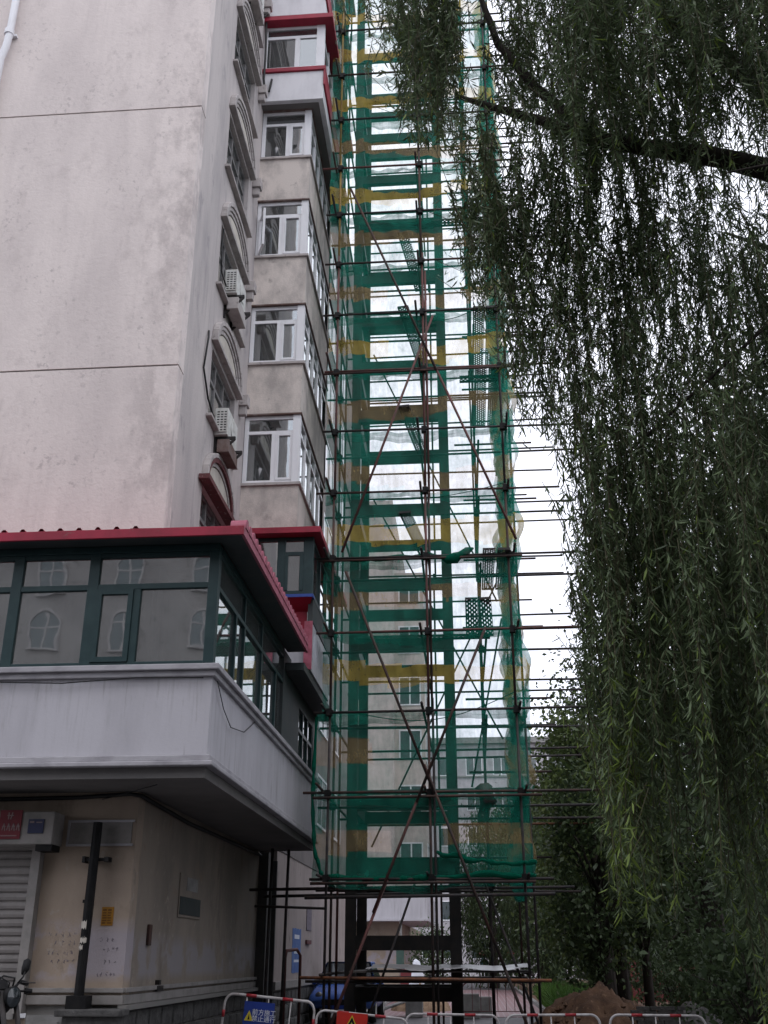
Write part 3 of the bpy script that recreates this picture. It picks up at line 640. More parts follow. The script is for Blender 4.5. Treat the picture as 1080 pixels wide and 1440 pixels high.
# cables on walls
def cable(pts, r, label): solo(MB().path(pts, r, 6), 'cable', 'cable', label, 'cable', smooth=True)
cable([(-4.48, 16.0, 12.2), (-4.45, 15.9, 12.0), (-4.47, 15.8, 11.3), (-4.46, 16.2, 10.9), (-4.45, 16.85, 10.7)], .018, 'thick black cable running down the side wall to the lower air conditioner')
cable([(-4.48, 16.5, 14.9), (-4.46, 16.4, 14.4), (-4.47, 16.5, 13.9), (-4.45, 16.9, 13.8)], .014, 'black cable hanging beside the upper air conditioner')
cable([(-4.47, 18.9, 24.6), (-4.42, 18.95, 22.0), (-4.42, 18.9, 21.3), (-4.40, 19.0, 21.0), (-4.3, 19.02, 21.0), (-4.25, 19.04, 21.4)], .03, 'black hose looping down beside the red trimmed upper balcony')
cable([(-12, 14.37, 3.62), (-8, 14.37, 3.60), (-5.3, 14.36, 3.63), (-4.6, 14.3, 3.66), (-4.45, 14.34, 3.64), (-4.46, 17, 3.58), (-4.46, 20, 3.6), (-4.46, 23.2, 3.62)], .03, 'black cable bundle under the soffit round the shop corner')
cable([(-6.5, 13.17, 4.98), (-5.3, 13.15, 4.93), (-4.3, 13.16, 4.99), (-3.4, 13.15, 4.97)], .008, 'thin wire sagging under the front parapet ledge')
cable([(-3.27, 13.4, 4.98), (-3.26, 13.8, 4.7), (-3.26, 14.3, 4.55), (-3.26, 15.2, 4.66), (-3.27, 16.0, 4.98)], .007, 'thin loose wire looping below the side parapet ledge')
cable([(-4.0, 13.5, 3.66), (-4.6, 14.1, 3.64), (-5.0, 14.35, 3.6)], .006, 'thin wire crossing the soffit at the corner')
# white drainpipe high on the end wall
dp = thing('drainpipe', 'white plastic drainpipe high on the end wall at the left edge', 'pipe', (-8.4, 14.25, 16.4))
MB().path([(-8.38, 14.27, TOP - 1), (-8.38, 14.27, 18.0), (-8.40, 14.27, 17.7), (-8.46, 14.27, 17.4), (-8.48, 14.27, 4.2)], .07, 12).build('pipe', 'upvc', dp, smooth=True)
MB().tube((-8.39, 14.27, 18.0), (-8.39, 14.27, 18.12), .09, 12).box(-8.5, -8.27, 14.33, 14.4, 18.03, 18.08).build('collar', 'upvc', dp)
# ------------------------------------------------------------------ small things on the shop walls
lb = thing('lightbox_sign', 'pale lightbox sign with red and blue panels above the roller shutter', 'sign', (-6.8, 14.1, 2.95))
MB().box(-8.6, -5.5, 13.98, 14.36, 2.98, 3.40).build('box', 'sill', lb, bevel=.012)
MB().box(-6.24, -5.94, 13.962, 13.979, 3.05, 3.42).build('red_panel', 'signred2', lb)
MB().box(-5.84, -5.63, 13.962, 13.979, 3.12, 3.30).build('blue_panel', 'blueold', lb)
ch = MB()
for i in range(4):
    x = -6.19 + i * .065
    ch.beam((x, 13.958, 3.16), (x + .02, 13.958, 3.25), .012, .004, up=(0, 1, 0)).beam((x + .04, 13.958, 3.15), (x + .02, 13.958, 3.25), .012, .004, up=(0, 1, 0)).beam((x, 13.957, 3.21), (x + .045, 13.957, 3.21), .01, .004, up=(0, 1, 0))
ch.beam((-6.12, 13.958, 3.30), (-6.12, 13.958, 3.39), .015, .004, up=(0, 1, 0)).beam((-6.09, 13.958, 3.30), (-6.07, 13.958, 3.39), .015, .004, up=(0, 1, 0)).beam((-6.14, 13.957, 3.35), (-6.05, 13.957, 3.35), .012, .004, up=(0, 1, 0)).beam((-6.2, 13.958, 3.09), (-5.98, 13.958, 3.09), .012, .004, up=(0, 1, 0))
ch.build('lettering', 'ltdim', lb)
MB().box(-5.82, -5.76, 13.957, 13.961, 3.25, 3.275).box(-5.73, -5.65, 13.957, 13.961, 3.25, 3.265).build('print', 'ltdim', lb)
MB().box(-5.72, -5.5, 14.0, 14.3, 2.90, 2.98).build('end_cap', 'black', lb)
bp = thing('stove_pipe', 'black vertical pipe with torn sticker in front of the cream shop wall', 'pipe', (-5.0, 14.2, 1.0))
MB().tube((-5.0, 14.22, 1.02), (-4.98, 14.22, 3.28), .062, 14).box(-5.12, -4.86, 14.1, 14.33, 1.01, 1.16).build('pipe', 'black', bp, smooth=False)
MB().box(-5.13, -4.80, 14.28, 14.34, 2.79, 2.83).box(-5.16, -5.12, 14.25, 14.40, 2.77, 2.85).box(-4.86, -4.80, 14.25, 14.4, 2.78, 2.84).build('bracket', 'steel', bp)
for z, hh, sx in ((1.95, .09, .0), (1.78, .06, .02), (1.70, .05, -.02)):
    s = MB(); n = 6
    for i in range(n):
        t0, t1 = R(205 + sx * 900 + 14 * i), R(205 + sx * 900 + 14 * (i + 1)); rr = .0645; j = random.uniform(-.02, .02)
        s.add([(-4.995 + rr * math.cos(t0), 14.22 + rr * math.sin(t0), z + j), (-4.995 + rr * math.cos(t1), 14.22 + rr * math.sin(t1), z - j),
               (-4.995 + rr * math.cos(t1), 14.22 + rr * math.sin(t1), z + hh + j), (-4.995 + rr * math.cos(t0), 14.22 + rr * math.sin(t0), z + hh - j)], [(0, 1, 2, 3)])
    s.build('torn_sticker', 'tymp', bp)
nt = thing('paper_notice', 'small orange paper notice pasted right of the black pipe', 'notice', (-4.78, 14.39, 2.0))
MB().box(-4.865, -4.705, 14.392, 14.397, 1.99, 2.22).build('sheet', 'notice', nt)
pr = MB()
for i in range(6):
    for a, b in ((-4.85, -4.79), (-4.78, -4.72)): pr.box(a, b - random.uniform(0, .02), 14.388, 14.391, 2.17 - i * .031, 2.186 - i * .031 + (.008 if i == 0 else 0))
pr.build('print', 'noticed', nt)
def patch(name, pts, plane, mat_, label, cat, th=.004):
    mb = MB(); k = 3
    if plane == 'y': mb.prism(pts, 'y', 14.397, 14.3988)
    else: mb.prism(pts, 'x', -4.4988, -4.4975)
    return solo(mb, name, mat_, label, cat)
def ragged(u0, u1, w0, w1, n=9, j=.03):
    p_ = [(u0 + (u1 - u0) * i / n, w0 + random.uniform(-j, j)) for i in range(n)] + [(u1 + random.uniform(-j, j), w0 + (w1 - w0) * i / n) for i in range(n)]
    return p_ + [(u1 - (u1 - u0) * i / n, w1 + random.uniform(-j, j)) for i in range(n)] + [(u0 + random.uniform(-j, j), w1 - (w1 - w0) * i / n) for i in range(n)]
for ux0, ux1, rows in ((-5.56, -5.16, (1.56, 1.66, 1.78, 1.88)), (-4.87, -4.62, (1.4, 1.55, 1.7, 1.82))):
    sc = MB()
    for z in rows:
        x = ux0 + random.uniform(0, .1)
        while x < ux1:
            for _ in range(3):
                a = (x + random.uniform(0, .03), 14.398, z + random.uniform(-.02, .03)); b = (x + random.uniform(0, .035), 14.398, z + random.uniform(-.03, .03))
                if (Vector(a) - Vector(b)).length > .008: sc.beam(a, b, .005, .003, up=(0, 1, 0))
            x += random.uniform(.04, .10)
    sc.build('scrawl', 'ink', bld)
nb = thing('notice_board', 'faded notice board with dark lower half on the shop side wall', 'notice', (-4.48, 17.5, 2.2))
MB().box(-4.499, -4.48, 16.8, 18.2, 2.18, 2.82).build('board', 'shopside', nb)
MB().box(-4.482, -4.472, 16.85, 18.15, 2.22, 2.48).build('dark_picture', 'darkpanel', nb)
MB().box(-4.48, -4.474, 17.2, 17.9, 2.58, 2.78).build('faded_print', 'grey', nb)
solo(MB().box(-4.499, -4.46, 15.28, 15.42, 1.76, 2.03), 'rusty_plate', 'rust', 'narrow rusty metal plate on the shop side wall', 'metal plate', bevel=.008)
solo(MB().box(-4.499, -4.44, 15.9, 16.0, 1.25, 1.31).box(-4.47, -4.43, 15.8, 16.1, 1.17, 1.24), 'wall_bracket', 'steel', 'small steel bracket at the foot of the shop side wall', 'bracket')
solo(MB().box(-5.13, -5.03, 14.36, 14.399, 2.27, 2.31).box(-5.09, -5.06, 14.34, 14.36, 2.24, 2.30), 'wall_hook', 'black', 'small black hook on the cream wall left of the black pipe', 'hook')
pp = thing('poster', 'long blue poster on the pale wall beyond the entrance', 'poster', (-4.5, 28.7, 1.2))
MB().prism(ragged(28.1, 29.5, 1.26, 2.3, 6, .02), 'x', -4.519, -4.512).build('sheet', 'bpaper', pp)
MB().box(-4.511, -4.508, 28.4, 29.2, 1.5, 1.56).box(-4.511, -4.508, 28.4, 29.2, 1.7, 1.76).box(-4.511, -4.508, 28.4, 29.2, 2.05, 2.15).build('print', 'ltwhite', pp)
solo(MB().box(-4.519, -4.50, 30.4, 31.3, 2.3, 2.85), 'notice_board', 'ink', 'grey notice panel high on the pale wall beyond the blue poster', 'notice')
solo(MB().box(-4.519, -4.46, 30.3, 31.1, 1.95, 2.05), 'wall_shelf', 'redwood', 'small red shelf under the grey notice panel', 'shelf')
hr = thing('handrail', 'bent brown handrail by the stair entrance', 'handrail', (-4.2, 25.6, 0))
MB().path([(-4.2, 25.2, 0), (-4.2, 25.2, 1.6), (-4.18, 25.25, 1.75), (-4.05, 25.9, 1.78), (-3.98, 26.0, 1.65), (-3.98, 26.0, 0)], .035, 8).build('rail', 'redtube', hr, smooth=True)
# ------------------------------------------------------------------ elevator shaft steel frame
sf = thing('elevator_shaft_frame', 'dark steel lift shaft frame rising inside the netted scaffold tower', 'steel frame', (-1.33, 22.7, 0))
CX0, CX1, CY0, CY1 = -2.44, -.22, 21.5, 23.9
def hcol(x, y):
    w = .2
    MB().box(x, x + w, y, y + .022, 0, 27).box(x, x + w, y + w - .022, y + w, 0, 27).box(x + w / 2 - .012, x + w / 2 + .012, y + .022, y + w - .022, 0, 27).build('column', 'steel', sf)
for x in (CX0, CX1 - .2):
    for y in (CY0, CY1 - .2): hcol(x, y)
BZ = [.97, 1.87, 3.26, 4.45, 7.76, 9.12, 10.9, 13.31, 14.66, 15.91, 17.16, 18.86, 20.3, 21.7, 23.1, 24.6]
for z in BZ:
    h = .25 if z != 13.31 else .32
    for y in (CY0 + .03, CY1 - .17):
        MB().box(CX0 + .2, CX1 - .2, y, y + .14, z - h / 2, z + h / 2).build('cross_beam', 'steel', sf)
    for x in (CX0 + .03, CX1 - .17):
        MB().box(x, x + .14, CY0 + .2, CY1 - .2, z - h / 2, z + h / 2).build('side_beam', 'steel', sf)
# ------------------------------------------------------------------ scaffold
scf = thing('scaffold_tower', 'tall tube scaffold tower around the lift shaft with poles sticking out to the right', 'scaffold', (-.8, 22.5, 0))
LV = [2.93, 4.44, 5.98, 7.57, 9.16, 10.64, 12.08, 13.58, 15.08, 16.48, 17.92, 19.33, 20.86, 22.32, 23.86, 25.4]
def jit(a): return random.uniform(-a, a)
def pole(name, p, q, mat_, r=.0255): return MB().tube(p, q, r, 8).build(name, mat_, scf, smooth=True)
def upright(x, y, mats_, z1=26.5):
    z = 0; i = 0; dx = 0
    while z < z1:
        L = min([6.0, 4.5, 6.0, 3.0][i % 4], z1 - z)
        pole('upright_pole', (x + dx, y, z), (x + dx + jit(.015), y + jit(.015), z + L + .25), mats_[i % len(mats_)], .025); z += L; i += 1; dx = jit(.02)
upright(-2.63, 20.0, ['darktube', 'rust', 'redtube', 'yellowtube', 'yellowtube'])
upright(-.70, 20.0, ['rust', 'redtube', 'redtube', 'rust'])
upright(-.62, 20.05, ['darktube', 'rust', 'redtube'], 16)
upright(.98, 20.0, ['darktube', 'rust', 'darktube', 'rust'])
upright(-2.66, 21.0, ['rust', 'darktube']); upright(-2.63, 21.75, ['redtube', 'darktube'])
upright(.37, 21.2, ['darktube', 'rust']); upright(1.2, 21.1, ['darktube', 'rust'])
for x in (-2.66, -.68, 1.1): upright(x, 25.5, ['rust', 'darktube'])
upright(.42, 25.45, ['darktube'])
cp = MB()
def clamp(x, y, z): cp.box(x - .055, x + .055, y - .06, y + .06, z - .07, z + .065).box(x + .03, x + .085, y - .075, y - .01, z - .03, z + .03)
for k, z in enumerate(LV):
    m_ = ['darktube', 'rust', 'darktube', 'redtube'][k % 4]
    xe_ = [1.9, 2.55, 2.5, 2.6, 2.45, 2.3, 2.4, 2.25, 2.3, 2.15, 2.1, 2.0, 1.9, 1.7, 1.6, 1.5][k]
    pole('ledger_pole', (-3.0 + jit(.15), 19.94, z + jit(.02)), (xe_ + jit(.2) - (.35 if k == 0 else 0), 19.94, z + jit(.03)), m_)
    if k in (0, 1, 4, 7): pole('ledger_pole', (-2.9, 19.86, z - .09), (1.3 + jit(.2), 19.88, z - .07), 'rust')
    pole('ledger_pole', (-2.95, 20.95, z - .12 + jit(.03)), (xe_ + .1 + jit(.25), 20.95, z - .12 + jit(.03)), 'darktube')
    pole('ledger_pole', (-2.9, 24.1, z + jit(.03)), (xe_ + .35 + jit(.2), 24.1, z + jit(.03)), 'darktube')
    pole('ledger_pole', (-2.9, 25.45, z + .05 + jit(.03)), (xe_ + .45 + jit(.2), 25.45, z + .05 + jit(.03)), 'orangetube' if k == 1 else 'darktube')
    if k > 0: pole('guard_rail', (.1 + jit(.2), 22.2, z + .72), (1.75 + jit(.15), 22.2, z + .72), 'rust')
    if k % 2 == 0: pole('guard_rail', (-2.8, 25.4, z + .8), (2.0 + jit(.3), 25.4, z + .8), 'darktube')
    for x, y0 in ((-2.72, 19.35), (-.80, 19.55), (.44, 20.6), (1.06, 19.5)):
        pole('transom_pole', (x + jit(.04), y0 + jit(.12), z + .05 + jit(.03)), (x + jit(.03), 25.7 + jit(.15), z + .06), ['darktube', 'rust'][k % 2])
    for x in (-2.63, -.70, .98): clamp(x, 19.97, z)
    for x in (-2.66, .37): clamp(x, 21.0, z - .1)
    for x in (-2.66, 1.1): clamp(x, 25.46, z)
cp.build('coupler', 'black', scf, kind='stuff')
pole('ledger_pole', (-3.05, 19.93, 1.28), (1.35, 19.93, 1.24), 'orangetube', .027)
pole('ledger_pole', (-3.1, 20.95, 1.2), (1.2, 20.95, 1.2), 'darktube'); pole('ledger_pole', (-2.7, 25.4, 1.2), (1.2, 25.4, 1.2), 'darktube')
for x in (-2.65, -.75, 1.02): pole('transom_pole', (x, 19.6, 1.33), (x, 25.6, 1.33), 'darktube')
for y, z, x0, x1 in ((19.9, 2.60, -3.0, 1.5), (22.3, 2.75, -4.2, -.6), (21.8, 2.85, -4.4, .4)): pole('ledger_pole', (x0, y, z), (x1, y, z + .05), 'darktube', .03)
for x, y in ((-4.05, 22.0), (-3.75, 22.2)): pole('upright_pole', (x, y, 0), (x + .05, y, 3.65), 'darktube', .03)
pole('ledger_pole', (-4.3, 21.9, 2.55), (-2.9, 21.9, 2.5), 'darktube')
for a, b, m_ in (((-2.36, 18.62), (-.4, 13.47), 'rust'), ((-.55, 13.9), (1.14, 9.43), 'redtube'), ((-.46, 14.9), (-2.42, 9.25), 'redtube'),
                 ((-2.34, 8.84), (-.62, 4.42), 'rust'), ((-.80, 4.95), (.55, 1.43), 'rust'), ((.3, 2.07), (1.1, 0), 'rust'),
                 ((.45, 7.6), (-.95, 4.25), 'rust'), ((-.6, 5.1), (-1.75, 2.34), 'redtube'), ((-1.5, 2.9), (-2.7, 0), 'redtube')):
    pole('cross_brace', (a[0], 19.87, a[1]), (b[0], 19.84, b[1]), m_, .027)
for a, b, y in (((-1.0, 2.9), (-2.1, 0), 20.2), ((.25, 2.9), (1.3, 0), 20.3), ((-2.3, 17.5), (.9, 10.0), 25.6), ((.9, 10.5), (-2.3, 4.0), 25.6), ((.95, 9.2), (.1, 5.2), 24.5), ((-2.3, 13.0), (.9, 6.5), 25.65)):
    pole('cross_brace', (a[0], y, a[1]), (b[0], y, b[1]), 'darktube', .022)
# perforated planks
def plank(p, q, label, w=.25, m='steel'):
    p, q = Vector(p), Vector(q); d = q - p; L = d.length; d.normalize(); a = d.cross(Vector((0, 0, 1))).normalized(); mb = MB()
    def quad(u0, u1, v0, v1):
        mb.add([p + d * u0 + a * v0, p + d * u1 + a * v0, p + d * u1 + a * v1, p + d * u0 + a * v1], [(0, 1, 2, 3)])
    lanes = [(-w / 2, -w / 2 + .03), (-.078, -.048), (-.026, -.0), (.022, .048), (.07, .095), (.112, w / 2)]
    for v0, v1 in lanes: quad(0, L, v0, v1)
    n = int(L / .09)
    for i in range(n + 1):
        for j in range(5):
            u = i * .09 + (.045 if j % 2 else 0); quad(max(0, u - .027), min(L, u + .027), lanes[j][1], lanes[j + 1][0])
    up = Vector((0, 0, .05))
    for s_ in (-w / 2, w / 2): mb.add([p + a * s_, q + a * s_, q + a * s_ - up, p + a * s_ - up], [(0, 1, 2, 3)])
    for e in (p, q): mb.add([e - a * w / 2, e + a * w / 2, e + a * w / 2 - up, e - a * w / 2 - up], [(0, 1, 2, 3)])
    solo(mb, 'scaffold_plank', m, label, 'plank', 'perforated scaffold planks')
for z, y0, y1, ww in ((15.13, 19.9, 22.5, 'highest pair right of the shaft'), (13.64, 20.05, 22.8, 'second highest pair right of the shaft'), (9.24, 19.8, 22.3, 'pair above the leaning boards right of the shaft')):
    for x, s_ in ((.58, 'left'), (.88, 'right')): plank((x, y0, z), (x, y1, z), f'perforated plank, {s_} one of the {ww}')
plank((.19, 20.05, 8.28), (.19, 20.5, 7.64), 'short perforated board leaning right of the shaft, left of two')
plank((.46, 20.05, 8.28), (.50, 20.5, 7.64), 'short perforated board leaning right of the shaft, right of two')
for z, n_ in ((10.22, 'lowest'), (12.75, 'second lowest'), (15.33, 'third from the bottom'), (17.45, 'highest')):
    plank((-1.14, 20.05, z), (-.82, 22.35, z - .08), f'sloping perforated plank inside the shaft opening, {n_} of the four')
for z, x0, x1, n_ in ((18.0, -2.2, .9, 'the high'), (13.62, .1, .95, 'the middle'), (7.62, -2.2, .55, 'the low')):
    plank((x0, 20.5, z), (x1, 20.5, z), f'perforated plank lying along {n_} ledger across the tower front')
solo(MB().beam((-2.0, 20.3, 4.5), (.9, 20.5, 4.55), .3, .05), 'timber_plank', 'ply', 'dark timber plank on the ledger behind the crossing red braces', 'plank')
# platform with plastic sheet
solo(MB().box(-2.2, 1.05, 20.1, 22.0, 1.36, 1.39), 'plywood_deck', 'ply', 'dark wet plywood deck on the lowest scaffold ledgers', 'deck')
ps = MB(); n = 26
pt = lambda i, j: (-1.9 + 2.95 * i / n, 20.02 + .32 * j, 1.41 + .028 * math.sin(i * .55 + j * 1.3) * (.4 + .6 * math.sin(i * .21) ** 2) + .02 * random.random() + .012 * j)
ps.add([pt(i, j) for i in range(n + 1) for j in range(6)], [(i * 6 + j, i * 6 + j + 6, i * 6 + j + 7, i * 6 + j + 1) for i in range(n) for j in range(5)])
solo(ps, 'plastic_sheet', 'plastic', 'crumpled pale plastic sheet on the plywood deck', 'plastic sheet', smooth=True)
# ------------------------------------------------------------------ safety nets
ordn = ['lowest', 'second', 'third', 'fourth', 'fifth', 'sixth', 'seventh', 'eighth', 'ninth', 'tenth', 'eleventh', 'twelfth', 'thirteenth', 'fourteenth', 'fifteenth']
BAND = {0: ('bnet', 3.66, .34, lambda u: u < .36 or u > .60), 1: ('bnet', 5.27, .42, lambda u: u < .27), 2: ('ynet', 6.78, .32, None), 3: ('bnet', 8.30, .30, None), 4: ('ynet', 9.78, .40, None),
        5: ('bnet', 11.12, .40, None), 6: ('bnet', 12.75, .38, None), 7: ('ynet', 14.3, .36, lambda u: u < .34 or u > .52), 8: ('bnet', 15.75, .34, lambda u: u < .34 or u > .45), 9: ('bnet', 17.2, .30, None),
        10: ('ynet', 18.7, .32, None), 11: ('bnet', 20.05, .34, None), 12: ('ynet', 21.6, .3, None), 13: ('ynet', 23.1, .3, None), 14: ('ynet', 24.6, .3, None)}
def net_sheet(k, face):
    zb, zt = LV[k] - .10, LV[k + 1] + .03; bm, bz, bh, bsel = BAND[k]
    nu, nv = (70, 18) if face == 'front' else (34, 18); mb = MB(); ph = random.uniform(0, 6)
    x0, x1 = (-2.9 if k < 2 else -2.78 - .01 * k, 1.15)
    vs = []
    for i in range(nu + 1):
        u = i / nu
        for j in range(nv + 1):
            v = j / nv; sag = math.sin(math.pi * v)
            wob = .07 * math.sin(u * 9 + ph) * sag + .035 * math.sin(u * 31 + ph * 2 + v * 3) + .025 * math.sin(u * 67 + v * 7) + .02 * math.sin(u * 23 - v * 11 + ph)
            z = zb + (zt - zb) * v - .07 * (1 - v) * (1 + math.sin(u * 7 + ph) + .5 * math.sin(u * 19 + ph)) - .03 * math.sin(u * 3.1 * 2 + ph) ** 2 * sag
            if face == 'front': vs.append((x0 + (x1 - x0) * u + .01 * math.sin(v * 9 + ph), 20.10 + wob + .03 * sag, z))
            else: vs.append((1.07 + 2.2 * wob + .06 * math.sin(u * 12 + ph), 20.12 + 5.2 * u, z))
    fs, ms = [], []
    for i in range(nu):
        for j in range(nv):
            a = i * (nv + 1) + j; fs.append((a, a + nv + 1, a + nv + 2, a + 1))
            u = (i + .5) / nu; z = (vs[a][2] + vs[a + 1][2]) / 2
            off = .10 * math.sin(u * 3.4 + ph) + .03 * math.sin(u * 13 + ph) - (.16 if k % 3 else .04) * math.sin(math.pi * u) ** 2 + .05 * (k % 2)
            inb = abs(z - bz - off) < bh * (.60 + .09 * math.sin(u * 5 + ph * 1.7)) and (face != 'front' or bsel is None or bsel(u))
            ms.append(1 if inb else (2 if (j == 0 or j == nv - 1 or (k == 0 and z < 3.3 and u > .1)) else 0))
    mb.v, mb.f, mb.m = vs, fs, ms
    lab = f'green netting with ochre band on the tower {"front" if face == "front" else "right side"}, {ordn[k]} sheet from the bottom'
    solo(mb, 'safety_net', [('netd' if k < 1 else 'net'), bm, 'netd'], lab, 'netting', 'netting on the ' + ('front' if face == 'front' else 'right side') + ' of the tower', smooth=True)
for k in range(15):
    net_sheet(k, 'front'); net_sheet(k, 'side')
def roll(pts, r, label):
    mb = MB(); P_ = [Vector(p) for p in pts]; n = len(P_) * 5; out = []
    for i in range(n + 1):
        t = i / n * (len(P_) - 1); a = min(int(t), len(P_) - 2); q = P_[a].lerp(P_[a + 1], t - a); out.append(q + Vector((0, jit(.02), jit(.03))))
    mb.path(out, [r * (.6 + .8 * random.random()) for _ in out], 9); solo(mb, 'net_roll', 'neth', label, 'netting')
roll([(-2.6, 19.98, 2.97), (-1.5, 19.97, 2.9), (-.5, 19.95, 2.96), (.4, 19.95, 2.98), (1.18, 19.95, 2.95)], .045, 'bunched green net roll along the bottom edge of the tower netting')
roll([(-.6, 19.96, 3.36), (.1, 19.95, 3.24), (.7, 19.95, 3.16), (1.2, 19.95, 3.18)], .04, 'loose green net fold just above the bottom roll at right')
roll([(-2.4, 19.99, 9.16), (-1.5, 19.99, 9.12), (-.7, 19.98, 9.2), (-.2, 19.98, 9.1)], .045, 'thin green net roll tied along the ledger left of the leaning boards')
bl = MB(); bl.path([(-.4, 19.95, 9.13), (-.28, 19.93, 9.06), (-.1, 19.9, 9.08), (.0, 19.93, 9.16), (.15, 19.92, 9.24), (.27, 19.95, 9.3)], [.03, .09, .12, .07, .08, .02], 9)
solo(bl, 'net_bundle', 'neth', 'green net bundle bulging from the ledger at mid height', 'netting', smooth=True)
bl = MB(); bl.path([(.30, 20.3, 4.55), (.32, 20.25, 4.46), (.38, 20.2, 4.3), (.31, 20.25, 4.2), (.27, 20.2, 4.02), (.20, 20.22, 3.9)], [.18, .13, .17, .10, .12, .05], 7)
solo(bl, 'hanging_sack', 'ply', 'dark sack hanging from the ledger inside the lower netting', 'sack', smooth=True)
roll([(-2.88, 20.0, 5.9), (-2.9, 19.98, 5.0), (-2.92, 19.98, 4.3), (-2.85, 20.0, 3.4), (-2.7, 20.0, 2.95)], .035, 'bunched green left edge of the lower tower netting')
def wire(p, q, sag, label):
    pts = [Vector(p).lerp(Vector(q), i / 12) - Vector((0, 0, sag * math.sin(math.pi * i / 12))) for i in range(13)]
    solo(MB().path(pts, .009, 5), 'rope', 'neth', label, 'rope', smooth=True)
wire((-2.2, 20.05, 6.0), (1.0, 20.05, 6.35), .35, 'thin rope sagging across the tower front under the third ledger')
wire((-1.9, 20.05, 10.5), (1.0, 20.05, 10.8), .14, 'thin rope sagging across the tower front in its middle')
wire((-.5, 20.05, 14.9), (.9, 20.05, 15.5), .2, 'thin rope sagging near the highest walkway planks')

# ------------------------------------------------------------------ barriers and signs in front
def barrier_parts(root):
    w, h, r = .64, .88, .12; pts = [(-w, 0, 0), (-w, 0, h - r)]
    for i in range(1, 7): t = math.pi - math.pi / 2 * i / 6; pts.append((-w + r + r * math.cos(t), 0, h - r + r * math.sin(t)))
    pts += [(-a, 0, z) for a, _, z in reversed(pts)]
    MB().path(pts, .017, 10).tube((-w, 0, .18), (w, 0, .18), .013, 8).build('frame', 'postw', root, smooth=True, local=True)
    for x in (-.33, -.02, .30): MB().tube((x, 0, .18), (x, 0, h), .009, 8).build('bar', 'postw', root, smooth=True, local=True)
    for x in (-.27, .25): MB().tube((x - .075, 0, h), (x + .075, 0, h), .020, 10).build('red_band', 'postr', root, smooth=True, local=True)
    for x in (-w, w):
        MB().tube((x, 0, .62), (x, 0, .70), .021, 10).build('red_sleeve', 'postr', root, smooth=True, local=True)
        MB().box(x - .03, x + .03, -.2, .2, 0, .03).build('foot', 'postw', root, local=True)
bl_ = ['crowd barrier carrying the blue sign, leftmost of the row', 'crowd barrier carrying the red warning sign', 'crowd barrier right of the red warning sign, in front of the shaft base',
       'crowd barrier between the shaft base and the earth heap', 'crowd barrier at the earth heap, rightmost of the row']
bpos = [(-2.95, 16, 0), (-1.63, 16, 0), (-.32, 16, 0), (1.07, 16, 0), (2.47, 16, 0)]
b0 = thing('crowd_barrier', bl_[0], 'barrier', bpos[0], 'red and white crowd barriers'); barrier_parts(b0)
for i in range(1, 5): dup_thing(b0, bpos[i], (0, R([0, 5.2, .6, -.4, .5][i]), R(jit(2))), bl_[i])
b0.rotation_euler = (0, R(5.2), 0); b0.scale = (1, 1, 1.17)
b0.location.z = .06
gb = MB(); gb.lathe([(.02, 0), (.9, -.0), (.02, .0)], (-3, 16, 0), 8)
def glyph_sign():
    s = thing('warning_sign', 'blue sign with yellow triangle and white lettering on the leftmost barrier', 'sign', (-3.02, 15.96, .7))
    s.rotation_euler = (0, R(4.5), 0)
    MB().box(-.215, .215, -.008, .008, -.15, .33).build('board', 'signblue', s, local=True)
    MB().prism([(-.2, .085), (-.07, .085), (-.135, .215)], 'y', -.012, -.008).build('triangle', 'signyel', s, local=True)
    MB().prism([(-.15, .10), (-.12, .10), (-.135, .175)], 'y', -.015, -.012).build('mark', 'black', s, local=True)
    text('前方施工\n禁止通行', .085, (.075, -.0125, .155), (R(90), 0, 0), 'ltwhite', 'lettering', s, True)
    MB().box(-.17, .17, -.011, -.008, -.005, .012).build('small_print', 'ltgold', s, local=True)
    MB().box(-.205, .205, -.011, -.008, -.135, -.09).build('footer', 'ltgold', s, local=True)
glyph_sign()
s = thing('warning_sign', 'red sign with black edged yellow triangle and bolt on a barrier', 'sign', (-1.72, 15.96, .5)); s.rotation_euler = (0, R(4.5), 0)
MB().box(-.215, .215, -.008, .008, -.18, .40).build('board', 'signred', s, local=True)
MB().prism([(-.20, .0), (.20, .0), (0, .37)], 'y', -.011, -.008).build('triangle_edge', 'signyel', s, local=True)
MB().prism([(-.18, .012), (.18, .012), (0, .345)], 'y', -.014, -.011).build('triangle_border', 'black', s, local=True)
MB().prism([(-.135, .035), (.135, .035), (0, .285)], 'y', -.017, -.014).build('triangle', 'signgreen', s, local=True)
MB().prism([(.015, .22), (-.035, .125), (.005, .125), (-.015, .05), (.035, .145), (-.005, .145)], 'y', -.02, -.017).build('bolt', 'black', s, local=True)

# ------------------------------------------------------------------ motorcycle
mc = thing('motorcycle', 'dark motorcycle parked before the roller shutter, handlebar and mirror showing', 'motorcycle', (-4.93, 11.0, .3), rot=(0, 0, R(-22)))
def wheel(x):
    w = MB().lathe([(.24, -.05), (.29, -.045), (.31, 0), (.29, .045), (.24, .05), (.24, -.05)], (x, 0, .31), 24, 0, 'y').build('wheel', 'rubber', mc, local=True, smooth=True)
    rm = MB().lathe([(.24, -.03), (.22, -.03), (.22, .03), (.24, .03)], (x, 0, .31), 24, 0, 'y')
    for i in range(6): t = i * math.pi / 3; rm.tube((x, 0, .31), (x + .22 * math.cos(t), 0, .31 + .22 * math.sin(t)), .012, 6)
    rm.build('rim', 'acwhite', w, local=True)
wheel(.68); wheel(-.62)
MB().path([(-.95, 0, .85), (-.6, 0, .88), (-.2, 0, .86), (.1, 0, .88)], [.08, .13, .12, .08], 12).build('saddle', 'black', mc, local=True, smooth=True)
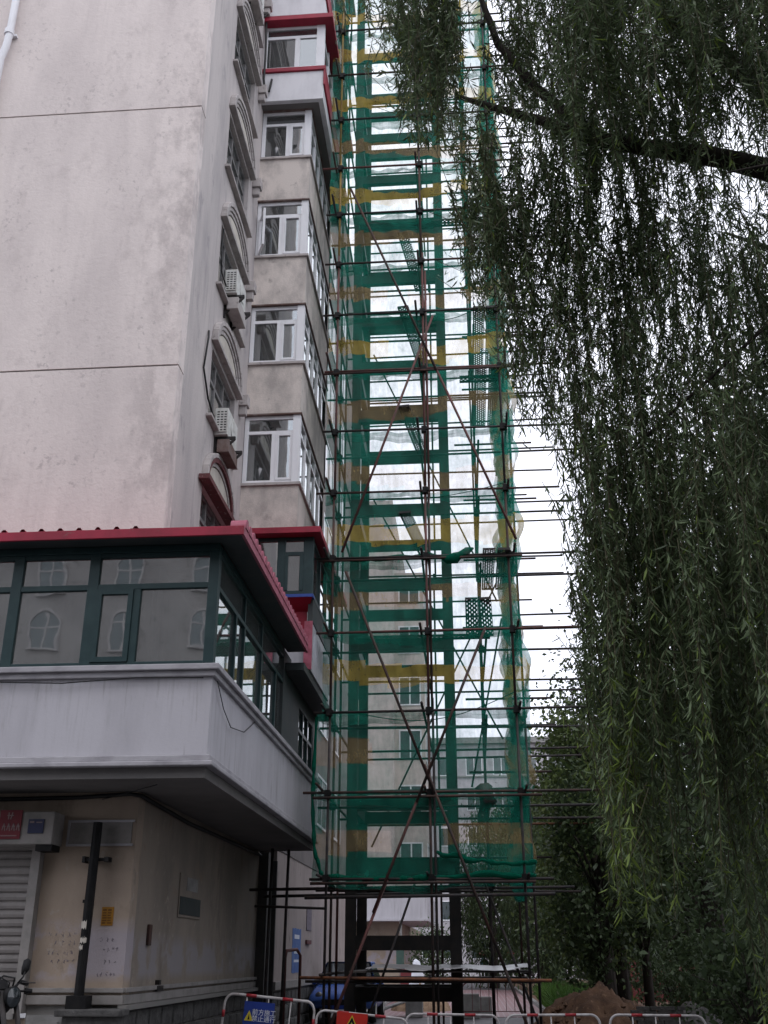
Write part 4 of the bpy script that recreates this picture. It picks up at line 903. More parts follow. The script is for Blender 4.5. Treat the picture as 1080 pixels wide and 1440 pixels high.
MB().path([(-.02, 0, .9), (.12, 0, .97), (.28, 0, .96), (.42, 0, .84)], [.07, .15, .16, .08], 14).build('fuel_tank', 'black', mc, local=True, smooth=True)
MB().box(-.25, .3, -.14, .14, .32, .72).lathe([(.12, -.2), (.12, .2)], (.05, 0, .5), 12, 0, 'y').build('engine', 'steel', mc, local=True, bevel=.03)
MB().path([(-.62, .06, .31), (-.1, .08, .4), (.3, .05, .5), (.4, 0, .85)], .025, 8).path([(-.62, -.06, .31), (-.1, -.08, .4), (.3, -.05, .5), (.4, 0, .85)], .025, 8).path([(-.8, 0, .8), (-.2, 0, .75), (.4, 0, .85)], .03, 8).build('frame', 'black', mc, local=True)
MB().tube((.68, .09, .31), (.44, .09, 1.0), .025, 10).tube((.68, -.09, .31), (.44, -.09, 1.0), .025, 10).beam((.43, -.12, .99), (.43, .12, .99), .06, .04).build('fork', 'steel', mc, local=True, smooth=True)
MB().path([(.28, -.40, 1.06), (.33, -.26, 1.08), (.40, -.1, 1.02), (.41, .1, 1.02), (.33, .26, 1.08), (.28, .40, 1.06)], .014, 8).path([(.28, -.41, 1.06), (.32, -.29, 1.078)], .022, 10).path([(.28, .41, 1.06), (.32, .29, 1.078)], .022, 10).build('handlebar', 'black', mc, local=True, smooth=True)
for s_ in (-1, 1):
    MB().path([(.36, .2 * s_, 1.07), (.37, .26 * s_, 1.13), (.33, .32 * s_, 1.2)], .008, 6).path([(.33, .29 * s_, 1.15), (.32, .325 * s_, 1.2), (.31, .35 * s_, 1.27), (.305, .36 * s_, 1.29)], [.02, .04, .038, .012], 10).build('mirror', 'black', mc, local=True, smooth=True)
    MB().path([(.44, .1 * s_, 1.0), (.5, .2 * s_, 1.0)], .012, 6).path([(.49, .18 * s_, 1.0), (.52, .24 * s_, 1.0)], [.03, .02], 8).build('indicator', 'black', mc, local=True)
    MB().path([(.40, .22 * s_, 1.075), (.44, .36 * s_, 1.07)], .007, 6).build('brake_lever', 'steel', mc, local=True)
hl = MB().lathe([(.03, -.12), (.09, -.06), (.10, 0), (.095, .01)], (.52, 0, .95), 16, 0, 'x').build('headlamp', 'black', mc, local=True, smooth=True)
MB().lathe([(.0, .022), (.06, .018), (.09, .008)], (.52, 0, .95), 16, 0, 'x').build('lens', 'carglass', hl, local=True, smooth=True)
MB().path([(.40, .1, 1.04), (.46, .05, 1.12), (.40, -.04, 1.14), (.3, -.08, 1.05), (.15, -.08, .9)], .009, 6).path([(.38, -.2, 1.06), (.48, -.16, 1.13), (.5, -.05, 1.08), (.42, 0, .9)], .008, 6).build('control_cable', 'cable', mc, local=True)
MB().path([(.95, 0, .46), (.85, 0, .60), (.68, 0, .655), (.5, 0, .6), (.38, 0, .45)], [.03, .06, .065, .06, .03], 8).build('front_mudguard', 'black', mc, local=True, smooth=True)

# ------------------------------------------------------------------ behind: buildings
b2 = thing('apartment_building', 'second pale apartment block in line behind the scaffold with shop balcony', 'building', (-7, 52, 0))
w2 = MB().box(-14, -3.6, 52, 52.3, 3.9, 24.6).box(-3.9, -3.6, 52.3, 76, 3.9, 24.6)
w2.build('end_wall', 'farwall', b2)
MB().box(-3.6, -2.07, 53.2, 53.5, 4.4, 20.7).box(-2.3, -2.07, 53.5, 60, 4.4, 20.7).box(-3.6, -2.07, 53.2, 60, 20.7, 20.8).build('bay_wall', 'farwall', b2)
MB().box(-14, -2.0, 50.8, 51, 3.25, 4.45).box(-2.2, -2.0, 51, 62, 3.25, 4.45).box(-14, -1.93, 50.72, 51.05, 4.45, 4.55).box(-14, -1.95, 50.74, 62, 3.15, 3.25).build('parapet', 'parapet', b2)
MB().box(-14, -2.2, 51, 62, 3.25, 3.3).build('soffit', 'soffit', b2)
MB().box(-14, -3.4, 52, 52.3, 0, 3.2).box(-3.7, -3.4, 52.3, 76, 0, 3.2).build('shop_wall', 'shop', b2)
s2 = MB(); s2.box(-7.2, -5.4, 51.94, 52, .4, 2.6)
for i in range(18): s2.box(-7.2, -5.4, 51.925, 51.94, .42 + i * .12, .5 + i * .12)
s2.build('roller_shutter', 'shutter', b2)
MB().box(-6.0, -5.85, 51.7, 51.85, .3, 2.9).build('downpipe', 'redwood', b2)
def simple_window(b, x0, x1, y, z0, z1, frame='upvc', sillm='farwall'):
    t = .07; f = MB().box(x0, x0 + t, y - .05, y, z0, z1).box(x1 - t, x1, y - .05, y, z0, z1).box(x0 + t, x1 - t, y - .05, y, z0, z0 + t).box(x0 + t, x1 - t, y - .05, y, z1 - t, z1)
    xm = (x0 + x1) / 2; f.box(xm - t / 2, xm + t / 2, y - .048, y - .002, z0 + t, z1 - t)
    w = f.build('window', frame, b); MB().box(x0 + t, x1 - t, y - .02, y - .004, z0 + t, z1 - t).build('pane', 'farglass', w); return w
for k in range(6):
    z = 5.3 + 2.75 * k
    simple_window(b2, -3.4, -2.25, 53.2, z, z + 1.5)
    simple_window(b2, -6.6, -5.0, 52, z + .2, z + 1.6)
for k in range(6):
    z = 5.3 + 2.75 * k
    f = MB()
    for y in (53.8, 55.2, 56.6, 58, 59.4): f.box(-2.07, -2.02, y - .04, y + .04, z, z + 1.5)
    f.box(-2.07, -2.025, 53.84, 59.36, z, z + .07).box(-2.07, -2.025, 53.84, 59.36, z + 1.43, z + 1.5)
    w = f.build('side_window', 'upvc', b2); MB().box(-2.066, -2.05, 53.84, 59.36, z + .07, z + 1.43).build('pane', 'farglass', w)
b3 = thing('apartment_building', 'distant grey pink flat roofed block behind the trees at the street end', 'building', (3, 90, 0))
MB().box(-8, 14, 90, 100, 0, 18.4).build('front_wall', 'farwall2', b3)
MB().box(-8.3, 14.3, 89.6, 100, 18.4, 18.9).box(-8, 14, 89.9, 90, 15.6, 15.75).build('roof_edge', 'grey', b3)
for k in range(6):
    for i in range(9): simple_window(b3, -7 + i * 2.3, -5.6 + i * 2.3, 90, 1.5 + 2.85 * k, 3.0 + 2.85 * k)
b4 = thing('apartment_building', 'facing grey brown apartment block seen mirrored in the sunroom glass', 'building', (-6, -24, 0))
MB().box(-34, 18, -24.5, -24, 0, 27).build('front_wall', 'facing', b4)
def facing_window(x, z):
    f = MB(); a = arch_pts(x, z + 1.5, .75, .55, 10); b = arch_pts(x, z + 1.5, .65, .45, 10)
    for i in range(10): f.prism([a[i], a[i + 1], b[i + 1], b[i]], 'y', -24, -23.88)
    f.box(x - .75, x - .65, -24, -23.9, z, z + 1.5).box(x + .65, x + .75, -24, -23.9, z, z + 1.5).box(x - .05, x + .05, -24, -23.92, z, z + 1.9).box(x - .65, x + .65, -24, -23.925, z + 1.2, z + 1.28).box(x - .8, x + .8, -24, -23.85, z - .1, z)
    w = f.build('window', 'hood', b4); MB().prism([(x - .65, z), (x + .65, z)] + b, 'y', -24, -23.96).build('pane', 'farglass', w); return w
w0 = facing_window(-30, 1.2)
for k in range(8):
    for i in range(11):
        if k or i:
            c = dup_part(w0, b4, 3.0 * k); c.location[0] += 4.2 * i
# ------------------------------------------------------------------ car, people, street clutter behind the tower
cr = thing('parked_car', 'blue car parked nose towards us by the pale wall behind the tower', 'car', (-3.5, 30, .0))
def carbody():
    sec = [(-.0, .45, .62, .80), (.12, .38, .74, .86), (.9, .34, .86, .88), (1.15, .34, .92, .88), (3.6, .34, .98, .88), (4.1, .36, .95, .86), (4.25, .45, .8, .8)]
    mb = MB(); n = 12
    for y, zb, zt, w in sec:
        ring = [(-w, zb + .1), (-w * .92, zb), (w * .92, zb), (w, zb + .1), (w * 1.01, (zb + zt) / 2), (w * .96, zt - .06), (w * .85, zt), (w * .4, zt + .02), (-w * .4, zt + .02), (-w * .85, zt), (-w * .96, zt - .06), (-w * 1.01, (zb + zt) / 2)]
        mb.v += [(x, y, z) for x, z in ring]
    for i in range(len(sec) - 1):
        for j in range(n): mb.f.append((i * n + j, i * n + (j + 1) % n, (i + 1) * n + (j + 1) % n, (i + 1) * n + j)); mb.m.append(0)
    mb.f += [tuple(range(n))[::-1], tuple((len(sec) - 1) * n + j for j in range(n))]; mb.m += [0, 0]; return mb
carbody().build('body', 'carblue', cr, local=True, smooth=True)
cb = MB().add([(-.8, 1.15, .93), (.8, 1.15, .93), (.62, 1.95, 1.5), (-.62, 1.95, 1.5), (-.8, 3.9, .95), (.8, 3.9, .95), (.62, 3.2, 1.5), (-.62, 3.2, 1.5)], [(3, 2, 6, 7), (4, 7, 6, 5), (0, 3, 7, 4), (1, 5, 6, 2)]).build('cabin', 'carblue', cr, local=True, bevel=.03)
MB().add([(-.74, 1.16, .96), (.74, 1.16, .96), (.58, 1.90, 1.46), (-.58, 1.90, 1.46)], [(0, 1, 2, 3)]).build('windscreen', 'carglass', cr, local=True)
for s_ in (-1, 1):
    MB().add([(.81 * s_, 1.35, .97), (.81 * s_, 3.75, .97), (.635 * s_, 3.15, 1.44), (.635 * s_, 1.98, 1.44)], [(0, 1, 2, 3)]).build('side_window', 'carglass', cr, local=True)
    MB().lathe([(.0, -.03), (.08, -.02), (.1, .02)], (.58 * s_, .06, .68), 14, 0, 'y').build('headlight', 'lamp', cr, local=True, smooth=True)
    MB().path([(.86 * s_, 1.4, .95), (.98 * s_, 1.42, 1.0)], [.03, .08], 8).build('wing_mirror', 'carblue', cr, local=True)
    for y in (.75, 3.4):
        w = MB().lathe([(.18, -.1), (.29, -.1), (.31, 0), (.29, .1), (.18, .1)], (.78 * s_, y, .31), 20, 0, 'x').build('wheel', 'rubber', cr, local=True, smooth=True)
        MB().lathe([(.0, .09 * s_), (.18, .10 * s_)], (.78 * s_, y, .31), 14, 0, 'x').build('rim', 'acwhite', w, local=True)
MB().box(-.5, .5, -.02, .03, .46, .6).build('grille', 'black', cr, local=True); MB().box(-.22, .22, -.035, -.02, .36, .46).build('number_plate', 'signblue', cr, local=True)
def person(label, x, y, top, umbl, lean):
    me = bpy.data.meshes.new('person'); bm_v = [(0, 0, .95), (0, .01, 1.2), (0, 0, 1.42), (0, 0, 1.55), (0, -.01, 1.68), (-.1, 0, .9), (-.11, -.04, .5), (-.1 - lean, .02, .06), (-.1 - lean, -.12, .03), (.1, 0, .9), (.11, .04, .5), (.1 + lean, .1, .06), (.1 + lean, -.04, .03),
        (-.19, 0, 1.4), (-.24, .02, 1.13), (-.2, -.1, .92), (.19, 0, 1.4), (.22, -.06, 1.14), (.14, -.22, 1.25)]
    ed = [(0, 1), (1, 2), (2, 3), (3, 4), (0, 5), (5, 6), (6, 7), (7, 8), (0, 9), (9, 10), (10, 11), (11, 12), (2, 13), (13, 14), (14, 15), (2, 16), (16, 17), (17, 18)]
    rad = [.15, .14, .14, .055, .10, .09, .065, .04, .035, .09, .065, .04, .035, .06, .042, .035, .06, .042, .035]
    me.from_pydata(bm_v, ed, []); o = bpy.data.objects.new('person', me); COL.objects.link(o); o.location = (x, y, .012)
    o.modifiers.new('skin', 'SKIN'); me.skin_vertices[0] if False else None
    if not me.skin_vertices:
        me.attributes
    for i, r_ in enumerate(rad):
        if me.skin_vertices: me.skin_vertices[0].data[i].radius = (r_, r_)
    if me.skin_vertices: me.skin_vertices[0].data[0].use_root = True
    sb_ = o.modifiers.new('sub', 'SUBSURF'); sb_.levels = 1; sb_.render_levels = 1
    me.materials.append(M[top]); tag(o, label, 'person', 'people under umbrellas')
    MB().lathe([(.0, 1.80), (.07, 1.78), (.105, 1.7), (.1, 1.62), (.06, 1.6)], (0, .02, 0), 10).build('hair', 'hair', o, local=True, smooth=True)
    tr_ = MB().path([(-.1, 0, .95), (-.11, -.04, .5), (-.1 - lean, .02, .1)], [.11, .085, .06], 8).path([(.1, 0, .95), (.11, .04, .5), (.1 + lean, .1, .1)], [.11, .085, .06], 8).build('trousers', 'trous', o, local=True, smooth=True)
    u = thing('umbrella', umbl, 'umbrella', (x + .14, y - .22, 1.2))
    prof = [(.02, .86), (.25, .81), (.42, .70), (.52, .55)]
    MB().lathe(prof, (0, 0, 0), 8).build('canopy', 'umb', u, local=True); MB().tube((0, 0, -.05), (0, 0, .92), .012, 6).build('shaft', 'steel', u, local=True)
person('person in teal top walking under the left red umbrella', .75, 77, 'cloth1', 'red umbrella held up at the street end, left of two', .05)
person('person in grey blue top walking under the right red umbrella', 2.35, 75, 'cloth2', 'red umbrella held up at the street end, right of two', .1)
mb_ = thing('meter_box', 'green meter box on a thin pole before the second building', 'box', (-2.85, 45, 0))
MB().tube((-2.85, 45, 0), (-2.85, 45, 3.0), .05, 8).build('pole', 'grey', mb_); MB().box(-3.03, -2.72, 44.85, 44.95, 1.35, 2.05).build('cabinet', 'boxgreen', mb_, bevel=.015)
solo(MB().box(-2.85, -2.35, 44.6, 45.0, .012, 1.2), 'brick_pier', 'brickr', 'small red brick pier below the meter box', 'pier', bevel=.01)
solo(MB().path([(-2.2, 44.2, .0), (-2.25, 44.2, .4), (-2.15, 44.15, .9), (-2.2, 44.2, 1.45), (-2.25, 44.2, 1.55)], [.3, .34, .26, .14, .04], 12), 'white_sack', 'ltwhite', 'lumpy white sack standing right of the brick pier', 'sack', smooth=True)
def heap(x, y, rx, ry, h, m_, name, label, cat, seed):
    n = 44; g = random.Random(seed); mb = MB(); ph = [g.uniform(0, 6) for _ in range(6)]
    for i in range(n + 1):
        for j in range(n + 1):
            u, v = i / n * 2 - 1, j / n * 2 - 1; rr = math.hypot(u, v)
            z = h * max(0, 1 - rr ** 1.5) * (1 + .25 * math.sin(u * 5 + ph[0]) * math.sin(v * 4 + ph[1])) + (h * (.10 * g.random() + .10 * math.sin(u * 17 + ph[2] + 2 * math.sin(v * 9)) * math.sin(v * 15 + ph[3])) if rr < .97 else -.03)
            mb.v.append((x + u * rx, y + v * ry, z))
    mb.f = [(i * (n + 1) + j, (i + 1) * (n + 1) + j, (i + 1) * (n + 1) + j + 1, i * (n + 1) + j + 1) for i in range(n) for j in range(n)]; mb.m = [0] * len(mb.f)
    return solo(mb, name, m_, label, cat, smooth=True)
heap(2.5, 24, 1.6, 1.5, .95, 'soil', 'earth_heap', 'brown earth heap behind the right barriers', 'earth heap', 3)
heap(4.2, 23.5, 1.3, 1.2, .62, 'ply', 'rubble_heap', 'dark rubble heap right of the brown earth heap', 'rubble', 5)
heap(-1.75, 38, 1.0, 1.0, .75, 'sand', 'sand_heap', 'small sand heap seen between the shaft columns', 'sand heap', 8)
for i, (x, y, z, L, a) in enumerate(((-2.4, 34, .55, 3.2, 60), (-2.2, 34.2, .62, 3.0, 52), (-2.9, 33, .75, 1.6, 15), (-2.8, 33.2, .80, 1.4, -12), (-3.0, 33.1, .85, 1.5, 5))):
    dx, dy = math.cos(R(a)) * L / 2, math.sin(R(a)) * L / 2
    solo(MB().beam((x - dx, y - dy, z - .5), (x + dx, y + dy, z), .18 if i < 2 else .08, .04), 'timber_board', 'grey' if i < 2 else 'ltgold', ['grey plank sloping on the sand heap, longer one', 'grey plank sloping on the sand heap, shorter one', 'yellowish lath in the lath pile behind the shaft, lowest', 'yellowish lath in the lath pile behind the shaft, middle', 'yellowish lath in the lath pile behind the shaft, topmost'][i], 'board')
for i, (x, y, s_) in enumerate(((-2.0, 33.5, .5), (-.35, 33, .5), (.1, 34, .42))):
    solo(MB().box(x, x + s_, y, y + s_, .0, s_ * 1.3), 'concrete_block', 'grey', ['grey concrete block left of the sand heap', 'grey concrete block right of the shaft column', 'smaller concrete block on the red paving'][i], 'block', bevel=.02)
cl = MB()
for _ in range(420):
    a, r_ = random.uniform(0, 6.28), abs(random.gauss(.75, .35)); x, y = 2.5 + 1.6 * r_ * math.cos(a), 24 + 1.5 * r_ * math.sin(a); h_ = .95 * max(0, 1 - min(1, r_) ** 1.5) * 1.02; q = random.uniform(.02, .075)
    vs = [(x + q * u * random.uniform(.6, 1.3), y + q * v * random.uniform(.6, 1.3), h_ + q * w * random.uniform(.6, 1.2) + q * .3) for u, v, w in ((1, 0, 0), (-1, 0, 0), (0, 1, 0), (0, -1, 0), (0, 0, 1), (0, 0, -1))]
    cl.add(vs, [(0, 2, 4), (2, 1, 4), (1, 3, 4), (3, 0, 4), (2, 0, 5), (1, 2, 5), (3, 1, 5), (0, 3, 5)])
cl.build('clods', 'soil', None, kind='stuff')
bs_ = thing('brick_stack', 'stack of dark grey bricks right of the earth heap under the trees', 'bricks', (3.55, 22.5, 0))
bk = MB().box(0, .24, 0, .115, 0, .056); bme = bpy.data.meshes.new('brick'); bme.from_pydata(bk.v, [], bk.f); bme.materials.append(M['stone'])
for row in range(12):
    for i in range(4):
        o = link('brick', bme, bs_); o.location = (-.55 + .255 * i + (.12 if row % 2 else 0) + jit(.012), jit(.015), .0 + .062 * row)
g2 = thing('crowd_barrier', 'plain rusty crowd barrier on the red paving beyond the tower', 'barrier', (.55, 33, 0))
MB().path([(-.9, 0, 0), (-.9, 0, .75), (-.85, 0, .88), (-.75, 0, .95), (.75, 0, .95), (.85, 0, .88), (.9, 0, .75), (.9, 0, 0)], .02, 8).build('frame', 'redwood', g2, local=True)
for i in range(6): MB().tube((-.6 + .24 * i, 0, .2), (-.6 + .24 * i, 0, .95), .01, 6).build('bar', 'redwood', g2, local=True)
MB().tube((-.9, 0, .2), (.9, 0, .2), .012, 6).build('lower_rail', 'redwood', g2, local=True)
hd = thing('hoarding', 'red site hoarding panels behind the tree trunks', 'fence', (6.5, 45, 0))
for i in range(4): MB().box(4.6 + i * 1.22, 5.8 + i * 1.22, 45 + .02 * (i % 2), 45.05 + .02 * (i % 2), .05, 1.5).build('panel', 'brickr', hd)
for i in range(5): MB().box(4.55 + i * 1.22, 4.63 + i * 1.22, 45.07, 45.13, .0, 1.6).build('post', 'steel', hd)
solo(MB().beam((1.6, 30.5, .02), (3.6, 30.0, .55), .12, .05), 'timber_board', 'timber', 'long timber leaning on the verge behind the right scaffold foot', 'board')

# ------------------------------------------------------------------ leaves
def leaf_object(name, P, D, S, L, W, mi, mats, parent=None, kind=None, bend=.12, simple=False):
    """P base points, D directions, S side vectors, L lengths, W widths (all per leaf)"""
    n = len(P); Nn = np.cross(D, S); L = L[:, None]; W = W[:, None]
    if simple: pts = [P, P + D * L * .45 + S * W / 2, P + D * L - Nn * L * bend, P + D * L * .45 - S * W / 2]; fc = [(0, 1, 2, 3)]
    else:
        pts = [P, P + D * L * .3 + S * W * .5, P + D * L * .3 - S * W * .5, P + D * L * .65 + S * W * .4 - Nn * L * bend * .4, P + D * L * .65 - S * W * .4 - Nn * L * bend * .4, P + D * L - Nn * L * bend]
        fc = [(0, 1, 2), (1, 3, 4, 2), (3, 5, 4)]
    k = len(pts); V = np.stack(pts, 1).reshape(-1, 3).astype(np.float32)
    loops = np.concatenate([np.array(f) for f in fc]); tot = np.array([len(f) for f in fc]); nl = len(loops)
    LI = (np.arange(n)[:, None] * k + loops[None]).ravel(); LT = np.tile(tot, n); LS = np.concatenate([[0], np.cumsum(LT)[:-1]])
    me = bpy.data.meshes.new(name); me.vertices.add(len(V)); me.vertices.foreach_set('co', V.ravel()); me.loops.add(len(LI)); me.loops.foreach_set('vertex_index', LI.astype(np.int32))
    me.polygons.add(len(LT)); me.polygons.foreach_set('loop_start', LS.astype(np.int32)); me.polygons.foreach_set('loop_total', LT.astype(np.int32))
    for m_ in mats: me.materials.append(M[m_])
    me.polygons.foreach_set('material_index', np.repeat(mi, len(fc)).astype(np.int32)); me.update(calc_edges=True)
    return link(name, me, parent, False, 0, kind)
def unit(a): return a / (np.linalg.norm(a, axis=-1, keepdims=True) + 1e-9)
# a broadleaf tree: trunk, limbs, leaf clumps
def bg_tree(name, label, x, y, h, trunk_r, crown, n, leaf, mats, wts=(.75, .25), lean=0., clumps=70, droop=.0, group='street trees'):
    t = thing(name, label, 'tree', (x, y, 0), group); cz0, cz1, rx, ry = crown
    MB().path([(x, y, 0), (x + lean * .3, y, h * .25), (x + lean * .7, y + .1, h * .5), (x + lean, y, h * .8)], [trunk_r * 1.25, trunk_r, trunk_r * .7, trunk_r * .2], 10).build('trunk', 'bark', t, smooth=True)
    c = np.empty((clumps, 3)); a = RNG.uniform(0, 2 * np.pi, clumps); ph = RNG.uniform(-1, 1, clumps); rr = np.sqrt(RNG.uniform(.15, 1, clumps)) * np.sqrt(np.clip(1 - ph ** 2 * .8, .1, 1))
    c[:, 0] = x + lean + rx * rr * np.cos(a); c[:, 1] = y + ry * rr * np.sin(a); c[:, 2] = (cz0 + cz1) / 2 + (cz1 - cz0) / 2 * ph
    lb_ = MB()
    for i in range(0, clumps, 3):
        z0 = min(h * .75, max(h * .22, c[i, 2] - 1.5)); p0 = Vector((x + lean * z0 / h, y, z0)); p1 = Vector(c[i]); pm = p0.lerp(p1, .5) + Vector((0, 0, .3)); lb_.path([p0, pm, p1], [trunk_r * .32, trunk_r * .2, .01], 5)
    lb_.build('limb', 'bark', t, smooth=True)
    k = RNG.integers(0, clumps, n); sp = np.array([rx, ry, (cz1 - cz0) / 2]) * .17 * RNG.uniform(.6, 1.4, clumps)[k][:, None]
    P = c[k] + RNG.normal(0, 1, (n, 3)) * sp; P[:, 2] -= droop * RNG.exponential(1, n)
    D = unit(RNG.normal(0, 1, (n, 3)) + np.array([0, 0, -.6 - 2 * droop])); S = unit(np.cross(D, RNG.normal(0, 1, (n, 3))))
    L = leaf * RNG.uniform(.6, 1.3, n); cw = RNG.random(clumps)[k]; mi = (RNG.random(n) * .6 + cw * .4 > wts[0]).astype(int)
    leaf_object('crown', P, D, S, L, L * (.55 if not droop else .25), mi, mats, t, 'stuff', simple=True)
bg_tree('broadleaf_tree', 'bushy broadleaf tree just right of the scaffold with light green top', 3.35, 29, 7.6, .2, (1.9, 7.5, 1.7, 1.7), 13000, .14, ['lf_bg2', 'lf_bg3'], (.45, .55))
bg_tree('broadleaf_tree', 'dark broadleaf tree low behind the right scaffold poles', 2.9, 25.5, 6, .16, (1.3, 5.3, 1.1, 1.2), 8000, .13, ['lf_bg', 'lf_bg2'], (.75, .25))
bg_tree('broadleaf_tree', 'thick trunked tree among the trunks below the willow curtain', 3.85, 30.5, 9, .22, (2.0, 9.5, 1.9, 1.6), 12000, .14, ['lf_bg', 'lf_bg2'], (.9, .1))
bg_tree('broadleaf_tree', 'slim leaning tree left of the thick trunk below the willow curtain', 3.2, 31, 7, .09, (2.2, 6.5, 1.0, 1.0), 5000, .14, ['lf_bg', 'lf_bg2'], (.9, .1), .3)
bg_tree('broadleaf_tree', 'slim tree right of the thick trunk below the willow curtain', 4.5, 30, 7, .11, (2.4, 7, 1.2, 1.2), 6000, .14, ['lf_bg', 'lf_bg2'], (.9, .1))
bg_tree('broadleaf_tree', 'dark tree mass at the right edge low behind the willow', 6.6, 22, 8.5, .2, (.8, 8, 2.3, 2.2), 14000, .13, ['lf_bg', 'lf_bg2'], (.93, .07))
bg_tree('broadleaf_tree', 'tall dark tree behind the middle of the willow curtain', 5.9, 28, 13, .25, (3.5, 13, 2.4, 2.2), 15000, .15, ['lf_bg', 'lf_bg2'], (.9, .1))
bg_tree('broadleaf_tree', 'tall tree behind the right edge of the willow curtain', 9.3, 25, 14, .28, (3, 14, 3, 2.5), 15000, .16, ['lf_bg', 'lf_bg2'], (.9, .1))
bg_tree('willow_tree', 'distant willow behind the right scaffold foot, left of two', 1.2, 66, 11, .25, (1.9, 9.5, 2.2, 2.2), 13000, .3, ['lf_bg', 'lf_bg2'], (.85, .15), 0, 60, .7)
bg_tree('willow_tree', 'distant willow behind the right scaffold foot, right of two', 3.9, 60, 11, .28, (1.2, 9.5, 2.1, 2.2), 13000, .3, ['lf_bg', 'lf_bg2'], (.85, .15), 0, 60, .7)
bg_tree('round_shrub', 'round dark shrub before the second building corner', -1.75, 47, 2.2, .08, (.3, 2.6, .9, .8), 3500, .12, ['lf_bg', 'lf_bg2'], (.9, .1), group='shrubs')
for x, y, h, lab in ((-16, -9, 9, 'unseen tree added behind us far to the left for shade and reflection'), (-9.5, -11, 10, 'unseen tree added behind us farther left for shade and reflection'), (-3.5, -7, 14, 'unseen tree added behind us to the left for shade and reflection'), (2.5, -8, 15, 'unseen tree added behind us in the middle for shade and reflection'), (8, -4, 15, 'unseen tree added behind us to the right for shade and reflection'), (10, 5, 15, 'unseen tree added beside us out of the frame for shade')):
    bg_tree('broadleaf_tree', lab, x, y, h, .25, (.6, h, 3.9, 3.2), 11000, .40, ['lf_bg', 'lf_bg2'], (.9, .1), group='added shade trees out of the frame')  # unseen trees, added to keep sky light off the shop and lower walls
for i, (x, y, h) in enumerate(((5.4, 15.5, 10), (7.2, 18, 12), (5.2, 40, 9), (7.5, 38, 11), (6.0, 52, 10), (9.5, 50, 13), (13, 34, 14), (4.6, 75, 11), (8.5, 70, 13), (13, 62, 15))):
    bg_tree('broadleaf_tree', ['dark tree just behind the near willow, low crown', 'tall dark tree behind the near willow at right', 'roadside tree over the grass verge beyond the trunks', 'tree beside the red hoarding, nearer one', 'tree beyond the red hoarding over the verge', 'tree beyond the red hoarding farther from the road', 'tall tree at the far right behind the willow', 'far roadside tree at the right of the street end', 'far tree behind the street end, second row', 'far tall tree behind the street end, last row'][i], x, y, h, .2, (.9 if i < 2 else 1.2, h, 2.0 + .02 * y, 2.2), 12000 if i < 2 else 9000, .13 + .0022 * y, ['lf_bg', 'lf_bg2'], (.93, .07))
n = 60000; P = np.stack([RNG.uniform(3.2, 60, n), RNG.uniform(95, 120, n), np.zeros(n)], 1); P[:, 2] = 13 * RNG.random(n) * (.75 + .25 * np.sin(P[:, 0] * .7) * np.sin(P[:, 0] * .23 + 1)); D = unit(RNG.normal(0, 1, (n, 3)) + np.array([0, 0, -.4])); S = unit(np.cross(D, RNG.normal(0, 1, (n, 3))))
leaf_object('far_wood', P, D, S, RNG.uniform(.5, 1.1, n), RNG.uniform(.3, .6, n), (RNG.random(n) > .85).astype(int), ['lf_bg', 'lf_bg2'], kind='stuff', simple=True)
for i, (x, y) in enumerate(((4.6, 19.5), (6.0, 20.5), (7.4, 21.0), (5.4, 26.5), (7.0, 27.5), (5.9, 35), (7.8, 36))):
    bg_tree('round_shrub', ['dark shrub at the foot of the willow curtain, nearest the rubble heap', 'dark shrub low behind the willow curtain, second from the rubble heap', 'dark shrub low at the right edge behind the willow', 'shrub behind the thick trunk on the verge', 'shrub at right beyond the thick trunk', 'shrub before the red hoarding, left one', 'shrub before the red hoarding, right one'][i], x, y, 1.6, .05, (.1, 1.9, 1.0, .9), 3500, .11, ['lf_bg', 'lf_bg2'], (.93, .07), group='shrubs')
# grass verge
n = 14000; P = np.stack([RNG.uniform(2.4, 4.2, n), RNG.uniform(32, 43, n), np.full(n, .05)], 1); D = unit(np.stack([RNG.normal(0, .35, n), RNG.normal(0, .35, n), np.ones(n)], 1)); S = unit(np.cross(D, RNG.normal(0, 1, (n, 3))))
leaf_object('grass', P, D, S, RNG.uniform(.3, .85, n), RNG.uniform(.02, .05, n), np.zeros(n), ['grass'], kind='stuff', bend=.35, simple=True)

# ------------------------------------------------------------------ the near willow
wt = thing('willow_tree', 'large weeping willow hanging its curtain over the right half of the street', 'tree', (4.7, 8.8, 0), 'street trees')
def limb(pts, r): MB().path(pts, r, 9).build('limb', 'bark', wt, smooth=True)
MB().path([(4.7, 8.8, 0), (4.65, 8.8, 2), (4.5, 8.7, 4.5), (4.4, 8.6, 6.8), (4.2, 8.5, 8.2)], [.42, .34, .31, .27, .22], 14).build('trunk', 'bark', wt, smooth=True)
limb([(4.3, 8.5, 7.6), (3.4, 8.1, 8.35), (2.6, 8, 8.58), (1.9, 8, 8.76), (1.38, 8, 8.91), (.92, 8, 9.17), (.45, 8, 9.38), (.1, 8, 9.55)], [.15, .12, .095, .08, .065, .048, .036, .02])
limb([(1.6, 8, 8.82), (1.25, 8.05, 9.2), (.9, 8.1, 9.7), (.55, 8.1, 10.33), (.4, 8.1, 11.0), (.35, 8.1, 12.2)], [.065, .058, .05, .04, .03, .01])
limb([(4.2, 8.5, 8.2), (3.2, 8.2, 9.6), (2.0, 8, 10.8), (.8, 7.9, 11.5), (-.3, 7.9, 11.6), (-1.1, 7.9, 11.4)], [.16, .11, .08, .06, .04, .02])
limb([(4.2, 8.5, 8.2), (3.9, 7.6, 9.8), (3.0, 6.8, 11), (1.8, 6.4, 11.6), (.8, 6.3, 11.6)], [.14, .10, .07, .05, .02])
